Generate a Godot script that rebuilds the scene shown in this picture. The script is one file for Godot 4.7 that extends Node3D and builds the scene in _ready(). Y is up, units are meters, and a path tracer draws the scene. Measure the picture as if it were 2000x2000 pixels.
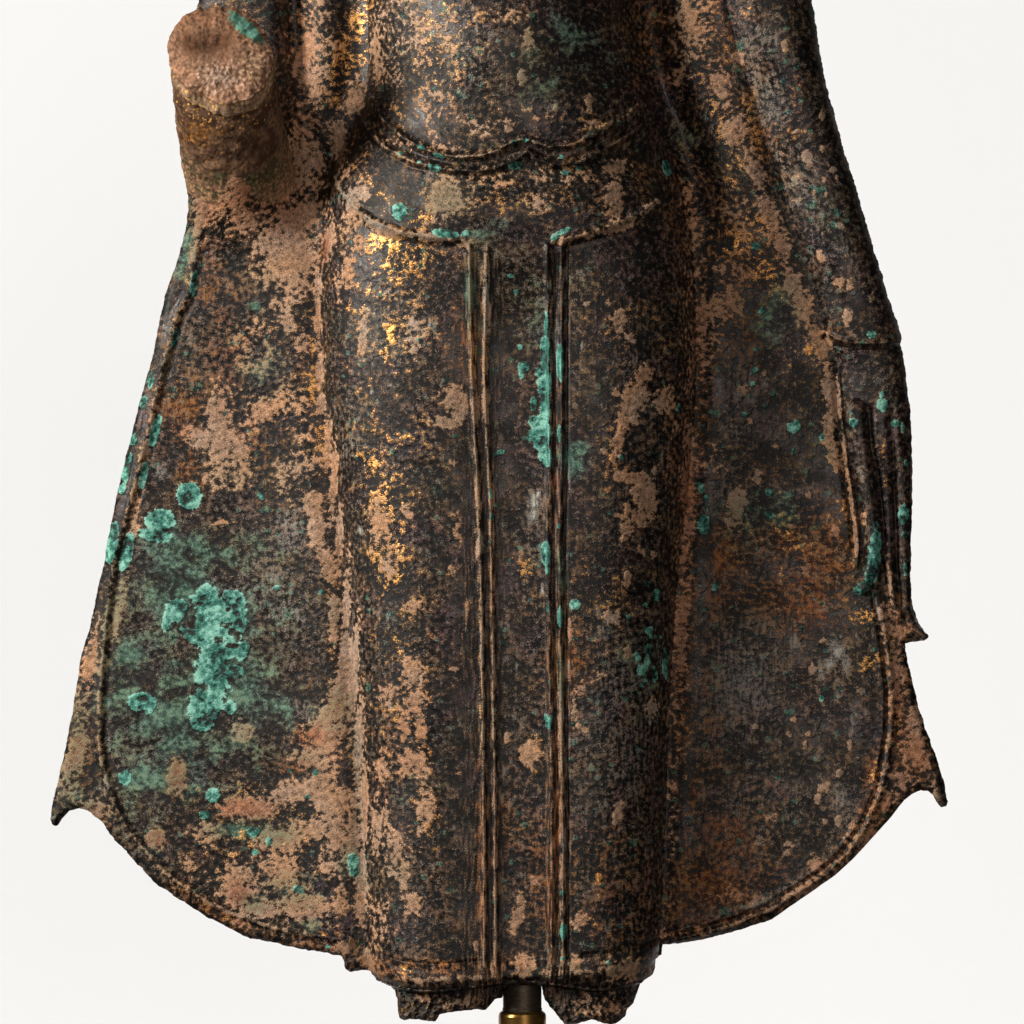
extends Node3D
# A fragment of a standing bronze figure on a museum rod before a lit white backdrop.
# Lengths below are in "p": 1 p = 0.5 mm; x to the right, y down from the top of the fragment, z towards the viewer.
const K := 0.0005
const STEP := 2.0                 # grid step of the cast surface, p
const GX0 := 80.0
const GY0 := -48.0
const GW := 896
const GH := 1025
const S0 := -240.0                # the texture runs along the arc length of each row
const SPAN := 2440.0
const TW := 2048
const TH := 2048

# crusts large enough to be pieces of their own: id, what they sit on, and the area that holds each
const CRUSTS := [[20, 1, 300, 1120, 520, 1445], [21, 1, 335, 930, 400, 1002], [22, 1, 262, 975, 348, 1075], [23, 1, 230, 1340, 305, 1408], [24, 2, 190, 1015, 262, 1122], [25, 7, 1026, 620, 1078, 910],
	[26, 13, 1675, 1015, 1726, 1172], [27, 8, 760, 400, 802, 442], [28, 7, 1052, 1050, 1080, 1126]]
var edge_x := PackedFloat32Array()   # how far the outermost points move to lie on the outline
var edge_y := PackedFloat32Array()
var hgt := PackedFloat32Array()   # macro height of the surface on the grid
var solid := PackedByteArray()    # inside the outline
var part_id := PackedByteArray()
var arc := PackedFloat32Array()   # arc length at each grid point
var fields := PackedByteArray()   # 4 stains a texel: dust, gold, verdigris, green
var fields2 := PackedByteArray()  # rust, pale, olive, dark
var n_big: PackedByteArray
var n_mid: PackedByteArray
var n_cell: PackedByteArray
var n_cval: PackedByteArray
var n_grain: PackedByteArray
var n_cell2: PackedByteArray
var n_cval2: PackedByteArray
var n_low: PackedByteArray
var n_streak: PackedByteArray
var chunks := []
var relief := PackedByteArray()
var crust := PackedByteArray()
var lump := FastNoiseLite.new()
var bronze: StandardMaterial3D


func _ready() -> void:
	# camera
	var cam := Camera3D.new()
	cam.name = "camera"
	add_child(cam)
	cam.position = Vector3(0, 0, 6.0)
	cam.fov = 2.0 * rad_to_deg(atan(0.5 / 6.0))
	cam.near = 0.1
	cam.far = 60.0
	cam.current = true
	# studio air and exposure
	var we := WorldEnvironment.new()
	we.name = "studio_air"
	var env := Environment.new()
	env.background_mode = Environment.BG_COLOR
	env.background_color = Color(0.16, 0.16, 0.16)
	env.tonemap_mode = Environment.TONE_MAPPER_LINEAR
	env.tonemap_exposure = 1.0
	env.sdfgi_enabled = true
	env.ssao_enabled = true
	env.ssil_enabled = true
	we.environment = env
	add_child(we)
	# unseen lamps, placed to light the left side, the dimmer right and the backdrop
	unseen_lamp("unseen_key_lamp", Vector3(-2.7, 1.15, 1.55), Vector3(0, 0.0, 0), Vector2(0.8, 1.2), Color(1.0, 0.98, 0.95), 17.0)
	unseen_lamp("unseen_front_lamp", Vector3(0.9, 0.4, 4.6), Vector3(0.1, -0.1, 0), Vector2(1.4, 1.4), Color(1.0, 0.97, 0.94), 6.2)
	for q in [[Vector3(-1.9, 0.2, -1.3), Vector3(-1.3, 0, -3.2), Vector2(0.8, 2.8), 1.68], [Vector3(1.9, 0.2, -1.3), Vector3(1.3, 0, -3.2), Vector2(0.8, 2.8), 1.95], [Vector3(0, 2.0, -1.3), Vector3(0, 1.3, -3.2), Vector2(3.2, 0.8), 1.72], [Vector3(0, -1.9, -1.3), Vector3(0, -1.4, -3.2), Vector2(3.2, 0.6), 1.74]]:
		unseen_lamp("unseen_backdrop_lamp", q[0], q[1], q[2], Color(0.972, 0.981, 1.0), q[3])
	make_backdrop()
	make_rod()
	make_statue()


func unseen_lamp(called: String, at: Vector3, to: Vector3, size: Vector2, c: Color, energy: float) -> void:
	var l := AreaLight3D.new()
	l.name = called
	l.area_size = size
	l.light_color = c
	l.light_energy = energy
	l.area_range = 12.0
	l.shadow_enabled = true
	add_child(l, true)
	l.look_at_from_position(at, to, Vector3.UP)


func tag(o: Node, label: String, category: String) -> void:
	o.set_meta("label", label)
	o.set_meta("category", category)


# ------------------------------------------------------------------ backdrop and stand
func make_backdrop() -> void:
	var m := StandardMaterial3D.new()
	m.albedo_color = Color(0.95, 0.948, 0.942)
	m.roughness = 0.95
	m.metallic_specular = 0.2
	var st := SurfaceTool.new()
	st.begin(Mesh.PRIMITIVE_TRIANGLES)
	# a wide sheet of white paper hung behind, curving forward at its foot
	var prof := []
	prof.append(Vector2(3.2, -3.2))
	prof.append(Vector2(-1.9, -3.2))
	for i in 13:
		var a := PI * 0.5 * i / 12.0
		prof.append(Vector2(-1.9 - 0.6 * sin(a), -3.2 + 0.6 * (1.0 - cos(a))))
	prof.append(Vector2(-2.5, -1.0))
	for i in prof.size() - 1:
		var a: Vector2 = prof[i]
		var b: Vector2 = prof[i + 1]
		var q := [Vector3(-3.4, a.x, a.y), Vector3(3.4, a.x, a.y), Vector3(3.4, b.x, b.y), Vector3(-3.4, b.x, b.y)]
		for k in [0, 1, 2, 0, 2, 3]:
			st.set_smooth_group(0)
			st.add_vertex(q[k])
	st.generate_normals()
	var o := MeshInstance3D.new()
	o.name = "backdrop"
	o.mesh = st.commit()
	o.material_override = m
	o.set_meta("kind", "structure")
	o.set_meta("label", "plain white paper backdrop hanging behind the bronze fragment")
	add_child(o, true)


func lathe(prof: Array, n: int) -> ArrayMesh:
	var st := SurfaceTool.new()
	st.begin(Mesh.PRIMITIVE_TRIANGLES)
	for i in prof.size() - 1:
		var a: Vector2 = prof[i]
		var b: Vector2 = prof[i + 1]
		for k in n:
			var t0 := TAU * k / n
			var t1 := TAU * (k + 1) / n
			var p := [Vector3(a.x * cos(t0), a.y, a.x * sin(t0)), Vector3(a.x * cos(t1), a.y, a.x * sin(t1)), Vector3(b.x * cos(t1), b.y, b.x * sin(t1)), Vector3(b.x * cos(t0), b.y, b.x * sin(t0))]
			st.set_smooth_group(i)
			for j in [0, 2, 1, 0, 3, 2]:
				st.add_vertex(p[j])
	st.index()
	st.generate_normals()
	return st.commit()


func brushed(seed_: int, dark: Color, light: Color) -> NoiseTexture2D:
	var n := FastNoiseLite.new()
	n.seed = seed_
	n.frequency = 0.03
	n.fractal_octaves = 4
	var g := Gradient.new()
	g.set_color(0, dark)
	g.set_color(1, light)
	var t := NoiseTexture2D.new()
	t.width = 256
	t.height = 256
	t.noise = n
	t.color_ramp = g
	return t


func make_rod() -> void:
	var rod := Node3D.new()
	rod.name = "mount_rod"
	tag(rod, "dark steel pin in a brass rod holding up the bronze fragment from below", "display mount")
	add_child(rod)
	rod.position = Vector3((1020.0 - 1000.0) * K, (1000.0 - 1920.0) * K, 0.012)
	var steel := StandardMaterial3D.new()
	steel.albedo_texture = brushed(5, Color(0.22, 0.19, 0.155), Color(0.40, 0.35, 0.29))
	steel.uv1_triplanar = true
	steel.uv1_scale = Vector3(14, 70, 14)
	steel.metallic = 0.75
	steel.roughness = 0.5
	var brass := StandardMaterial3D.new()
	brass.albedo_texture = brushed(6, Color(0.50, 0.37, 0.19), Color(0.68, 0.52, 0.29))
	brass.uv1_triplanar = true
	brass.uv1_scale = Vector3(10, 60, 10)
	brass.metallic = 0.9
	brass.roughness = 0.3
	var r := 37.5 * K
	var a := MeshInstance3D.new()
	a.name = "steel_pin"
	a.mesh = lathe([Vector2(0, 60 * K), Vector2(r * 0.94, 60 * K), Vector2(r, 56 * K), Vector2(r, -45 * K), Vector2(r * 1.03, -48 * K), Vector2(r * 1.03, -52 * K), Vector2(r * 1.0, -54 * K), Vector2(r * 1.0, -60 * K)], 64)
	a.material_override = steel
	rod.add_child(a)
	var w := 46.5 * K
	var b := MeshInstance3D.new()
	b.name = "brass_rod"
	b.mesh = lathe([Vector2(0, -52.5 * K), Vector2(w * 0.86, -52.5 * K), Vector2(w * 0.97, -57 * K), Vector2(w, -62 * K), Vector2(w, -420 * K), Vector2(0, -420 * K)], 64)
	b.material_override = brass
	rod.add_child(b)


# ------------------------------------------------------------------ small helpers
func pts(s: String) -> PackedVector2Array:
	var out := PackedVector2Array()
	for w in s.split(" ", false):
		var f := w.split_floats(",")
		out.append(Vector2(f[0], f[1]))
	return out


func at_y(p: PackedVector2Array, y: float) -> float:      # x of a line that runs down
	if y <= p[0].y:
		return p[0].x
	for i in p.size() - 1:
		if y <= p[i + 1].y:
			return lerpf(p[i].x, p[i + 1].x, (y - p[i].y) / maxf(p[i + 1].y - p[i].y, 0.001))
	return p[p.size() - 1].x


func at_x(p: PackedVector2Array, x: float) -> float:      # y of a line that runs across
	if x <= p[0].x:
		return p[0].y
	for i in p.size() - 1:
		if x <= p[i + 1].x:
			return lerpf(p[i].y, p[i + 1].y, (x - p[i].x) / maxf(p[i + 1].x - p[i].x, 0.001))
	return p[p.size() - 1].y


func table_y(p: PackedVector2Array) -> PackedFloat32Array:
	var out := PackedFloat32Array()
	out.resize(GH)
	for j in GH:                                          # softened over some rows
		var y := GY0 + j * STEP
		out[j] = (at_y(p, y - 24) + at_y(p, y - 10) + at_y(p, y) * 2.0 + at_y(p, y + 10) + at_y(p, y + 24)) / 6.0
	return out


func table_x(p: PackedVector2Array) -> PackedFloat32Array:
	var out := PackedFloat32Array()
	out.resize(GW)
	for i in GW:
		var x := GX0 + i * STEP
		out[i] = (at_x(p, x - 8) + at_x(p, x) * 2.0 + at_x(p, x + 8)) / 4.0
	return out


func distances(p: PackedVector2Array, reach: float) -> PackedFloat32Array:   # on the grid, to a polyline
	var d := PackedFloat32Array()
	d.resize(GW * GH)
	d.fill(reach)
	for i in p.size() - 1:
		var a := p[i]
		var ab := p[i + 1] - a
		var l2 := maxf(ab.length_squared(), 0.001)
		var x0 := clampi(int((minf(a.x, a.x + ab.x) - reach - GX0) / STEP), 0, GW - 1)
		var x1 := clampi(int((maxf(a.x, a.x + ab.x) + reach - GX0) / STEP) + 1, 0, GW - 1)
		var y0 := clampi(int((minf(a.y, a.y + ab.y) - reach - GY0) / STEP), 0, GH - 1)
		var y1 := clampi(int((maxf(a.y, a.y + ab.y) + reach - GY0) / STEP) + 1, 0, GH - 1)
		for j in range(y0, y1 + 1):
			var py := GY0 + j * STEP - a.y
			for k in range(x0, x1 + 1):
				var px := GX0 + k * STEP - a.x
				var t := clampf((px * ab.x + py * ab.y) / l2, 0.0, 1.0)
				var dx := px - t * ab.x
				var dy := py - t * ab.y
				var r := sqrt(dx * dx + dy * dy)
				var n := j * GW + k
				if r < d[n]:
					d[n] = r
	return d


func press(p: PackedVector2Array, width: float, amount: float) -> void:      # a raised or sunk line
	var reach := width * 2.6
	var d := distances(p, reach)
	for n in GW * GH:
		if d[n] < reach and solid[n]:
			var q := d[n] / width
			hgt[n] += amount * exp(-q * q)


func finger(p: PackedVector2Array, r0: float, r1: float, r2: float, z0: float, id: int) -> void:
	var total := 0.0
	for i in p.size() - 1:
		total += p[i].distance_to(p[i + 1])
	var run := 0.0
	for i in p.size() - 1:
		var a := p[i]
		var ab := p[i + 1] - a
		var seg := ab.length()
		var reach := maxf(r0, maxf(r1, r2)) + 4.0
		for j in range(int((minf(a.y, a.y + ab.y) - reach - GY0) / STEP), int((maxf(a.y, a.y + ab.y) + reach - GY0) / STEP) + 1):
			for k in range(int((minf(a.x, a.x + ab.x) - reach - GX0) / STEP), mini(GW - 1, int((maxf(a.x, a.x + ab.x) + reach - GX0) / STEP) + 1)):
				var q := Vector2(GX0 + k * STEP, GY0 + j * STEP) - a
				var t := clampf(q.dot(ab) / (seg * seg), 0.0, 1.0)
				var f := (run + t * seg) / total
				var r := lerpf(r0, r1, f / 0.6) if f < 0.6 else lerpf(r1, r2, (f - 0.6) / 0.4)
				var e := (q - ab * t).length() / r
				var n := j * GW + k
				if e < 1.0 and solid[n]:
					var x := GX0 + k * STEP
					var z := wing(x) + z0 + r * 1.05 * sqrt(1.0 - e * e)
					if z > hgt[n]:
						hgt[n] = z
						part_id[n] = id
		run += seg


func wing(x: float) -> float:
	var a := absf(x - 985.0) - 330.0
	return -0.17 * a if a > 0.0 else 0.0


func back_z(x: float, y: float) -> float:
	return wing(x) - 46.0 - 80.0 * (1.0 - smooth(420.0, 680.0, y))


func smooth(a: float, b: float, v: float) -> float:
	var t := clampf((v - a) / (b - a), 0.0, 1.0)
	return t * t * (3.0 - 2.0 * t)


# ------------------------------------------------------------------ the shape of the cast
func make_shape() -> void:
	var line_l := "387,-60 386,0 372,60 366,140 358,200 356,242 364,303 366,336 367,404 358,454 343,508 319,575 306,635 292,703 282,736 265,797 252,851 235,915 222,972 208,1039 198,1101 185,1151 169,1229 153,1279 144,1336 131,1414 117,1481 104,1538 94,1579 90,1605 93,1616 102,1620 112,1605 127,1589 148,1583 168,1589 191,1609 208,1629 225,1650 261,1689 301,1730 351,1763 402,1795 452,1819 486,1836 536,1844 577,1854 627,1861 664,1868 671,1878 674,1893 684,1900 705,1896 725,1896 735,1913 765,1926 772,1931 777,1955 779,1985 790,1990 802,1985 852,1989 860,1975 887,1971 922,1966 949,1967 961,1954 967,1946 982,1944 984,1927 "
	var line_r := "1023,1919 1060,1921 1060,1938 1064,1950 1081,1966 1093,1985 1104,1995 1128,1993 1155,1985 1190,1997 1205,1993 1221,1981 1223,1969 1236,1958 1244,1938 1250,1919 1260,1911 1275,1904 1280,1888 1281,1872 1293,1867 1295,1847 1350,1841 1430,1824 1509,1800 1549,1772 1589,1745 1636,1712 1670,1681 1710,1638 1744,1601 1771,1567 1788,1554 1805,1547 1820,1549 1831,1559 1838,1574 1845,1581 1855,1580 1858,1570 1852,1537 1838,1493 1821,1446 1805,1399 1791,1345 1781,1308 1775,1278 1774,1258 1788,1256 1811,1252 1819,1247 1811,1232 1800,1219 1794,1207 1788,1180 1784,1150 1784,1071 1786,970 1787,910 1784,835 1778,761 1771,714 1766,677 1761,671 1764,661 1761,640 1746,600 1737,572 1717,505 1697,444 1677,373 1657,310 1636,235 1616,168 1604,101 1594,40 1588,0 1584,-60"
	var outline := pts(line_l + line_r)
	solid.resize(GW * GH)
	part_id.resize(GW * GH)
	hgt.resize(GW * GH)
	var closed := outline.duplicate()
	closed.append(outline[0])
	for j in GH:
		var y := GY0 + j * STEP + 0.013
		var xs := []
		for i in closed.size() - 1:
			var a := closed[i]
			var b := closed[i + 1]
			if (a.y < y) != (b.y < y):
				xs.append(a.x + (b.x - a.x) * (y - a.y) / (b.y - a.y))
		xs.sort()
		for i in range(0, xs.size() - 1, 2):
			for k in range(maxi(0, int(ceil((xs[i] - GX0) / STEP))), mini(GW - 1, int(floor((xs[i + 1] - GX0) / STEP))) + 1):
				solid[j * GW + k] = 1
	var rim := distances(outline, 30.0)
	# the outermost grid points lie on the outline itself, which is worn and a little dented
	edge_x.resize(GW * GH)
	edge_y.resize(GW * GH)
	var cells := PackedByteArray()
	cells.resize(GW * GH)
	for j in range(0, GH - 1):
		for k in range(0, GW - 1):
			var n := j * GW + k
			if solid[n] and solid[n + 1] and solid[n + GW] and solid[n + GW + 1]:
				cells[n] += 1
				cells[n + 1] += 1
				cells[n + GW] += 1
				cells[n + GW + 1] += 1
	for j in range(1, GH - 1):
		for k in range(1, GW - 1):
			var n := j * GW + k
			if cells[n] > 0 and cells[n] < 4:
				var p := Vector2(GX0 + k * STEP, GY0 + j * STEP)
				var best := p
				var least := 1e9
				for i in closed.size() - 1:
					var q := Geometry2D.get_closest_point_to_segment(p, closed[i], closed[i + 1])
					var l := q.distance_squared_to(p)
					if l < least:
						least = l
						best = q
				if least < 24.0 and p.y > -40.0:
					var w := lump.get_noise_2d(best.x * 1.6, best.y * 1.6) * 2.2 + lump.get_noise_2d(best.x * 4.0, best.y * 4.0) * 0.7
					best += Vector2(w, -w)
					edge_x[n] = best.x - p.x
					edge_y[n] = best.y - p.y
	var xl := table_y(pts("716,-60 722,60 722,140 715,176 690,240 662,300 648,342 632,430 622,494 624,600 629,736 645,871 660,1000 685,1269 706,1521 716,1837 724,1930"))
	var xr := table_y(pts("1238,-60 1245,60 1262,140 1275,190 1302,250 1322,342 1352,471 1360,620 1357,780 1346,938 1322,1135 1312,1286 1303,1471 1297,1650 1288,1850 1276,1930"))
	var al := table_y(pts("1392,-60 1401,0 1428,118 1461,188 1482,269 1515,323 1535,420 1562,488 1589,572 1606,650 1638,711 1646,809 1657,903 1673,1004 1680,1071"))
	var ar := table_y(pts("1590,-60 1594,0 1600,40 1610,101 1622,168 1642,235 1663,310 1683,373 1703,444 1723,505 1743,572 1752,600 1767,640 1770,661 1772,677 1777,714 1784,761 1790,835 1793,910 1792,970 1790,1071 1790,1150"))
	var gl := table_y(pts("384,300 396,360 403,400 396,450 386,501 373,575 349,619 329,686 312,753 296,831 282,888 265,955 248,1015 228,1084 215,1161 205,1269 198,1353 196,1437 201,1488 220,1560 251,1617 301,1676 351,1720 409,1757 469,1784 536,1804 604,1817 680,1828"))
	var gr_line := pts("1707,1150 1719,1217 1729,1285 1737,1352 1736,1419 1727,1486 1714,1547 1687,1611 1653,1661 1610,1702 1559,1735 1502,1769 1445,1794 1370,1815 1300,1830")
	var gl_line := pts("366,240 384,300 396,360 403,400 396,450 386,501 373,575 349,619 329,686 312,753 296,831 282,888 265,955 248,1015 228,1084 215,1161 205,1269 198,1353 196,1437 201,1488 220,1560 251,1617 301,1676 351,1720 409,1757 469,1784 536,1804 604,1817 680,1828")
	var gr := table_y(gr_line)
	var belt_up := pts("690,165 720,195 747,235 788,276 838,303 889,316 940,314 975,302 1000,287 1024,281 1041,286 1068,296 1109,294 1162,272 1220,235 1250,198 1263,155")
	var belt_lo := pts("694,209 714,249 754,293 805,323 872,340 935,344 975,336 1011,320 1031,303 1045,320 1075,331 1129,328 1186,299 1236,262 1273,215")
	var apron := pts("648,335 653,346 670,380 697,414 731,441 778,461 832,471 879,476 922,482 1000,486 1078,481 1102,476 1142,468 1203,447 1257,420 1294,387 1314,360 1322,350")
	var hem := pts("716,1850 728,1857 786,1872 841,1876 930,1870 1000,1870 1060,1866 1139,1857 1182,1855 1240,1845 1291,1830")
	var bu := table_x(belt_up)
	var bl := table_x(belt_lo)
	var ap := table_x(apron)
	var hm := table_x(hem)
	var d_gl := distances(gl_line, 40.0)
	var d_gr := distances(gr_line, 40.0)
	for j in GH:
		var y := GY0 + j * STEP
		var c := 0.5 * (xl[j] + xr[j])
		var hw := 0.5 * (xr[j] - xl[j])
		var depth := 132.0 + 38.0 * smooth(180.0, 420.0, y) - 34.0 * smooth(700.0, 1900.0, y)
		var upper := 1.0 - smooth(280.0, 560.0, y)
		var pleat := smooth(486.0, 640.0, y)
		for k in GW:
			var n := j * GW + k
			if not solid[n]:
				continue
			var x := GX0 + k * STEP
			var z := wing(x)
			var id := 1 if x < c else 3
			var t := absf(x - c) / hw
			# the robe falls away beside the waist
			if upper > 0.0:
				z -= upper * (34.0 * exp(-pow((x - xl[j] + 30.0) / 46.0, 2.0)) + 66.0 * exp(-pow((x - xr[j] - 30.0) / 46.0, 2.0)))
				z += upper * 20.0 * exp(-pow((x - 1405.0 - 0.18 * y) / 50.0, 2.0))
				z -= upper * 30.0 * exp(-pow((x - 577.0 - 0.06 * y) / 30.0, 2.0))
				pass
			z -= (1.0 - upper) * (14.0 * exp(-pow((x - xl[j]) / 30.0, 2.0)) + 20.0 * exp(-pow((x - xr[j]) / 30.0, 2.0)))
			if x < 760.0 and y < 760.0:
				z += 130.0 * exp(-(pow((x - 462.0) / 86.0, 2.0) + pow((y - 322.0) / 104.0, 2.0)))
			# the wings are hollowed between leg and border
			if t >= 1.0 and y > 500.0:
				var out := (xl[j] - x) / 380.0 if x < c else (x - xr[j]) / 380.0
				z -= 15.0 * sin(clampf(out, 0.0, 1.0) * PI) * smooth(500.0, 900.0, y)
			if y < 480.0 and x < 640.0 and x < xl[j]:
				z += 34.0 * (1.0 - smooth(220.0, 330.0, y)) * sqrt(maxf(0.0, 1.0 - pow((x - 468.0) / 96.0, 2.0)))
				if y < 225.0 and x < 566.0:
					id = 19
			if t < 1.0:
				z += depth * pow(1.0 - pow(t, 2.5), lerpf(0.6, 0.9, upper))
				z += 44.0 * exp(-(pow((x - 978.0) / 180.0, 2.0) + pow((y - 110.0) / 165.0, 2.0)))
				z += 16.0 * exp(-(pow((x - 985.0) / 230.0, 2.0) + pow((y - 420.0) / 60.0, 2.0)))
				z -= pleat * 34.0 * exp(-pow((x - 1010.0) / 110.0, 2.0))
				if y < bu[k]:
					id = 10
				elif y < bl[k]:
					id = 9
				elif y < ap[k]:
					id = 8
				elif y > hm[k]:
					id = 16
				elif x > 932.0 and x < 1099.0:
					id = 7
				else:
					id = 5 if x < 1000.0 else 6
				var strip := smooth(906.0, 922.0, x) * (1.0 - smooth(1078.0, 1094.0, x))
				z += 7.0 * smooth(250.0, 345.0, y) * lerpf(1.0 - smooth(-6.0, 5.0, y - ap[k]), 1.0 - smooth(480.0, 680.0, y), strip)
				z += 15.0 * smooth(-2.0, 16.0, y - hm[k]) - 14.0 * smooth(30.0, 60.0, y - hm[k])
			# raised borders of the wings
			if id == 1:
				if y > 235.0 and x < gl[j] and (y < 1835.0):
					id = 2
				var s := -d_gl[n] if (x < gl[j] and y < 1830.0) or (y > 1780.0 and x < 690.0 and d_gl[n] < 39.0 and y > at_x(gl_line.slice(20), x)) else d_gl[n]
				if y > 235.0:
					var soft := smooth(430.0, 600.0, y)
					z += 3.0 - 3.0 * smooth(-9.0, 12.0, s)
					z -= soft * 2.0 * exp(-pow((s - 7.0) / 6.0, 2.0))
					z += (0.35 + 0.65 * soft) * 6.0 * exp(-pow((s + 9.0) / 8.0, 2.0))
					if s < 0.0:
						id = 2
			elif id == 3 and y > 1150.0:
				var s := d_gr[n] if x < gr[j] else -d_gr[n]
				if x >= gr[j]:
					id = 4
				z += 4.0 * exp(-pow((s - 8.0) / 6.0, 2.0)) - 3.6 * exp(-pow(s / 3.2, 2.0)) + 5.0 * exp(-pow((s + 10.0) / 7.0, 2.0)) + 2.0 * (1.0 - smooth(-12.0, 0.0, s))
			# ankles, broken off under the hem
			if y > 1862.0 and t < 1.1:
				var low := 1918.0 + 9.0 * sin(x * 0.017) - 5.0 * smooth(1150.0, 1250.0, x) * 2.0
				if x < 800.0:
					low -= (800.0 - x) * 0.12
				if y > low:
					id = 17 if x < 1010.0 else 18
					z -= 34.0 * smooth(0.0, 7.0, y - low)
					z += 8.0 * lump.get_noise_2d(x * 3.0, y * 3.0)
				elif y > low - 14.0:
					z -= 10.0 * pow((y - low + 14.0) / 14.0, 2.0)
			# the hanging arm and the back of the hand
			if y < 1130.0:
				var ac := 0.5 * (al[j] + ar[j])
				var ah := 0.5 * (ar[j] - al[j])
				var e := absf(x - ac) / ah
				if e < 1.0:
					var hand := smooth(668.0, 676.0, y)
					var fade := 1.0 - smooth(860.0, 1060.0, y)
					var za := wing(ac) - 18.0 + (ah * 0.86 - 8.0 * hand) * sqrt(1.0 - e * e) * lerpf(0.45, 1.0, fade) - (1.0 - fade) * 14.0
					if za > z:
						z = za
						id = 11 if y < 672.0 - 24.0 * (1.0 - smooth(1606.0, 1670.0, x)) else 12
			# rounded rim
			if rim[n] < 16.0:
				var q := 1.0 - rim[n] / 16.0
				z -= 15.0 * (1.0 - sqrt(maxf(0.0, 1.0 - q * q)))
			hgt[n] = z
			part_id[n] = id
	finger(pts("1678,800 1690,890 1703,965 1712,1030 1710,1095 1690,1150"), 25.0, 20.0, 12.0, 12.0, 13)
	finger(pts("1722,800 1730,900 1738,1000 1743,1100 1752,1170 1762,1208"), 22.0, 16.0, 9.0, 6.0, 14)
	finger(pts("1762,800 1766,900 1768,1020 1769,1120 1774,1195 1790,1228 1812,1246"), 22.0, 17.0, 8.0, 4.0, 15)
	press(pts("1613,648 1636,662 1670,671 1720,672 1764,666"), 5.0, 8.0)
	press(pts("1610,657 1636,673 1670,683 1720,684 1766,677"), 3.5, -6.0)
	press(pts("1700,800 1704,870 1716,960 1724,1030 1724,1090 1712,1150"), 8.0, -8.0)
	press(pts("1742,800 1747,880 1752,1000 1756,1100 1762,1180"), 7.0, -7.0)
	press(pts("1640,711 1646,809 1657,903 1673,1004 1680,1071 1677,1105"), 5.0, 8.0)
	press(pts("1634,711 1639,809 1650,903 1665,1004 1672,1071"), 6.0, -8.0)
	press(belt_up, 7.0, 15.0)
	press(belt_lo, 7.0, 15.0)
	var between := PackedVector2Array()
	for i in 28:
		var x := 706.0 + i * 20.6
		between.append(Vector2(x, 0.5 * (at_x(belt_up, x) + at_x(belt_lo, x))))
	press(between, 6.0, -2.0)
	var under := PackedVector2Array()
	for q in belt_lo:
		under.append(q + Vector2(0, 11))
	press(under, 4.0, -3.0)
	press(apron.slice(1, 8), 8.5, 13.0)
	press(apron.slice(11, 17), 8.5, 13.0)
	var below := PackedVector2Array()
	for q in apron:
		below.append(q + Vector2(0, 12))
	press(below.slice(1, 8), 5.0, -1.5)
	press(below.slice(11, 17), 5.0, -2.0)
	press(hem.slice(1, 5), 3.5, -5.0)
	press(hem.slice(7, 11), 3.5, -5.0)
	# the two raised cords each side of the middle pleat, and the grooves that bed them
	press(pts("885,476 908,480 917,488 920,635 923,736 928,854 937,1000 942,1235 944,1471 946,1655 946,1900"), 4.6, 6.5)
	press(pts("952,492 950,568 947,703 950,837 959,1000 962,1202 966,1505 967,1650 968,1900"), 4.2, 6.0)
	press(pts("1068,488 1070,703 1072,905 1068,1034 1071,1235 1075,1437 1076,1655 1076,1900"), 5.0, 6.0)
	press(pts("1082,484 1083,703 1084,905 1081,1034 1084,1235 1087,1437 1088,1655 1088,1900"), 3.0, -4.2)
	press(pts("1095,484 1095,703 1095,905 1091,1034 1094,1303 1096,1505 1098,1655 1098,1900"), 4.0, 6.0)
	press(pts("1106,490 1106,703 1106,905 1102,1034 1105,1303 1107,1505 1108,1655 1108,1900"), 3.5, -5.0)
	# arc length along each row, for the texture
	arc.resize(GW * GH)
	var mid := int((985.0 - GX0) / STEP)
	for j in GH:
		arc[j * GW + mid] = 985.0
		for way in [1, -1]:
			var s := 985.0
			var k := mid
			while k + way >= 0 and k + way < GW:
				var a := j * GW + k
				k += way
				var b := j * GW + k
				var dz := clampf(hgt[b] - hgt[a], -4.0, 4.0) if solid[a] and solid[b] else 0.0
				s += way * sqrt(STEP * STEP + dz * dz)
				arc[b] = s
	# evened out from row to row, so that no row is sheared against the next
	for again in 2:
		var sum := PackedFloat32Array()
		sum.resize(GW)
		var old := arc.duplicate()
		var half := 14
		for k in GW:
			for q in range(-half, half + 1):
				sum[k] += old[maxi(q, 0) * GW + k]
		for j in GH:
			for k in GW:
				if j > 0:
					sum[k] += old[mini(j + half, GH - 1) * GW + k] - old[maxi(j - half - 1, 0) * GW + k]
				arc[j * GW + k] = sum[k] / (2 * half + 1)


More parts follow.
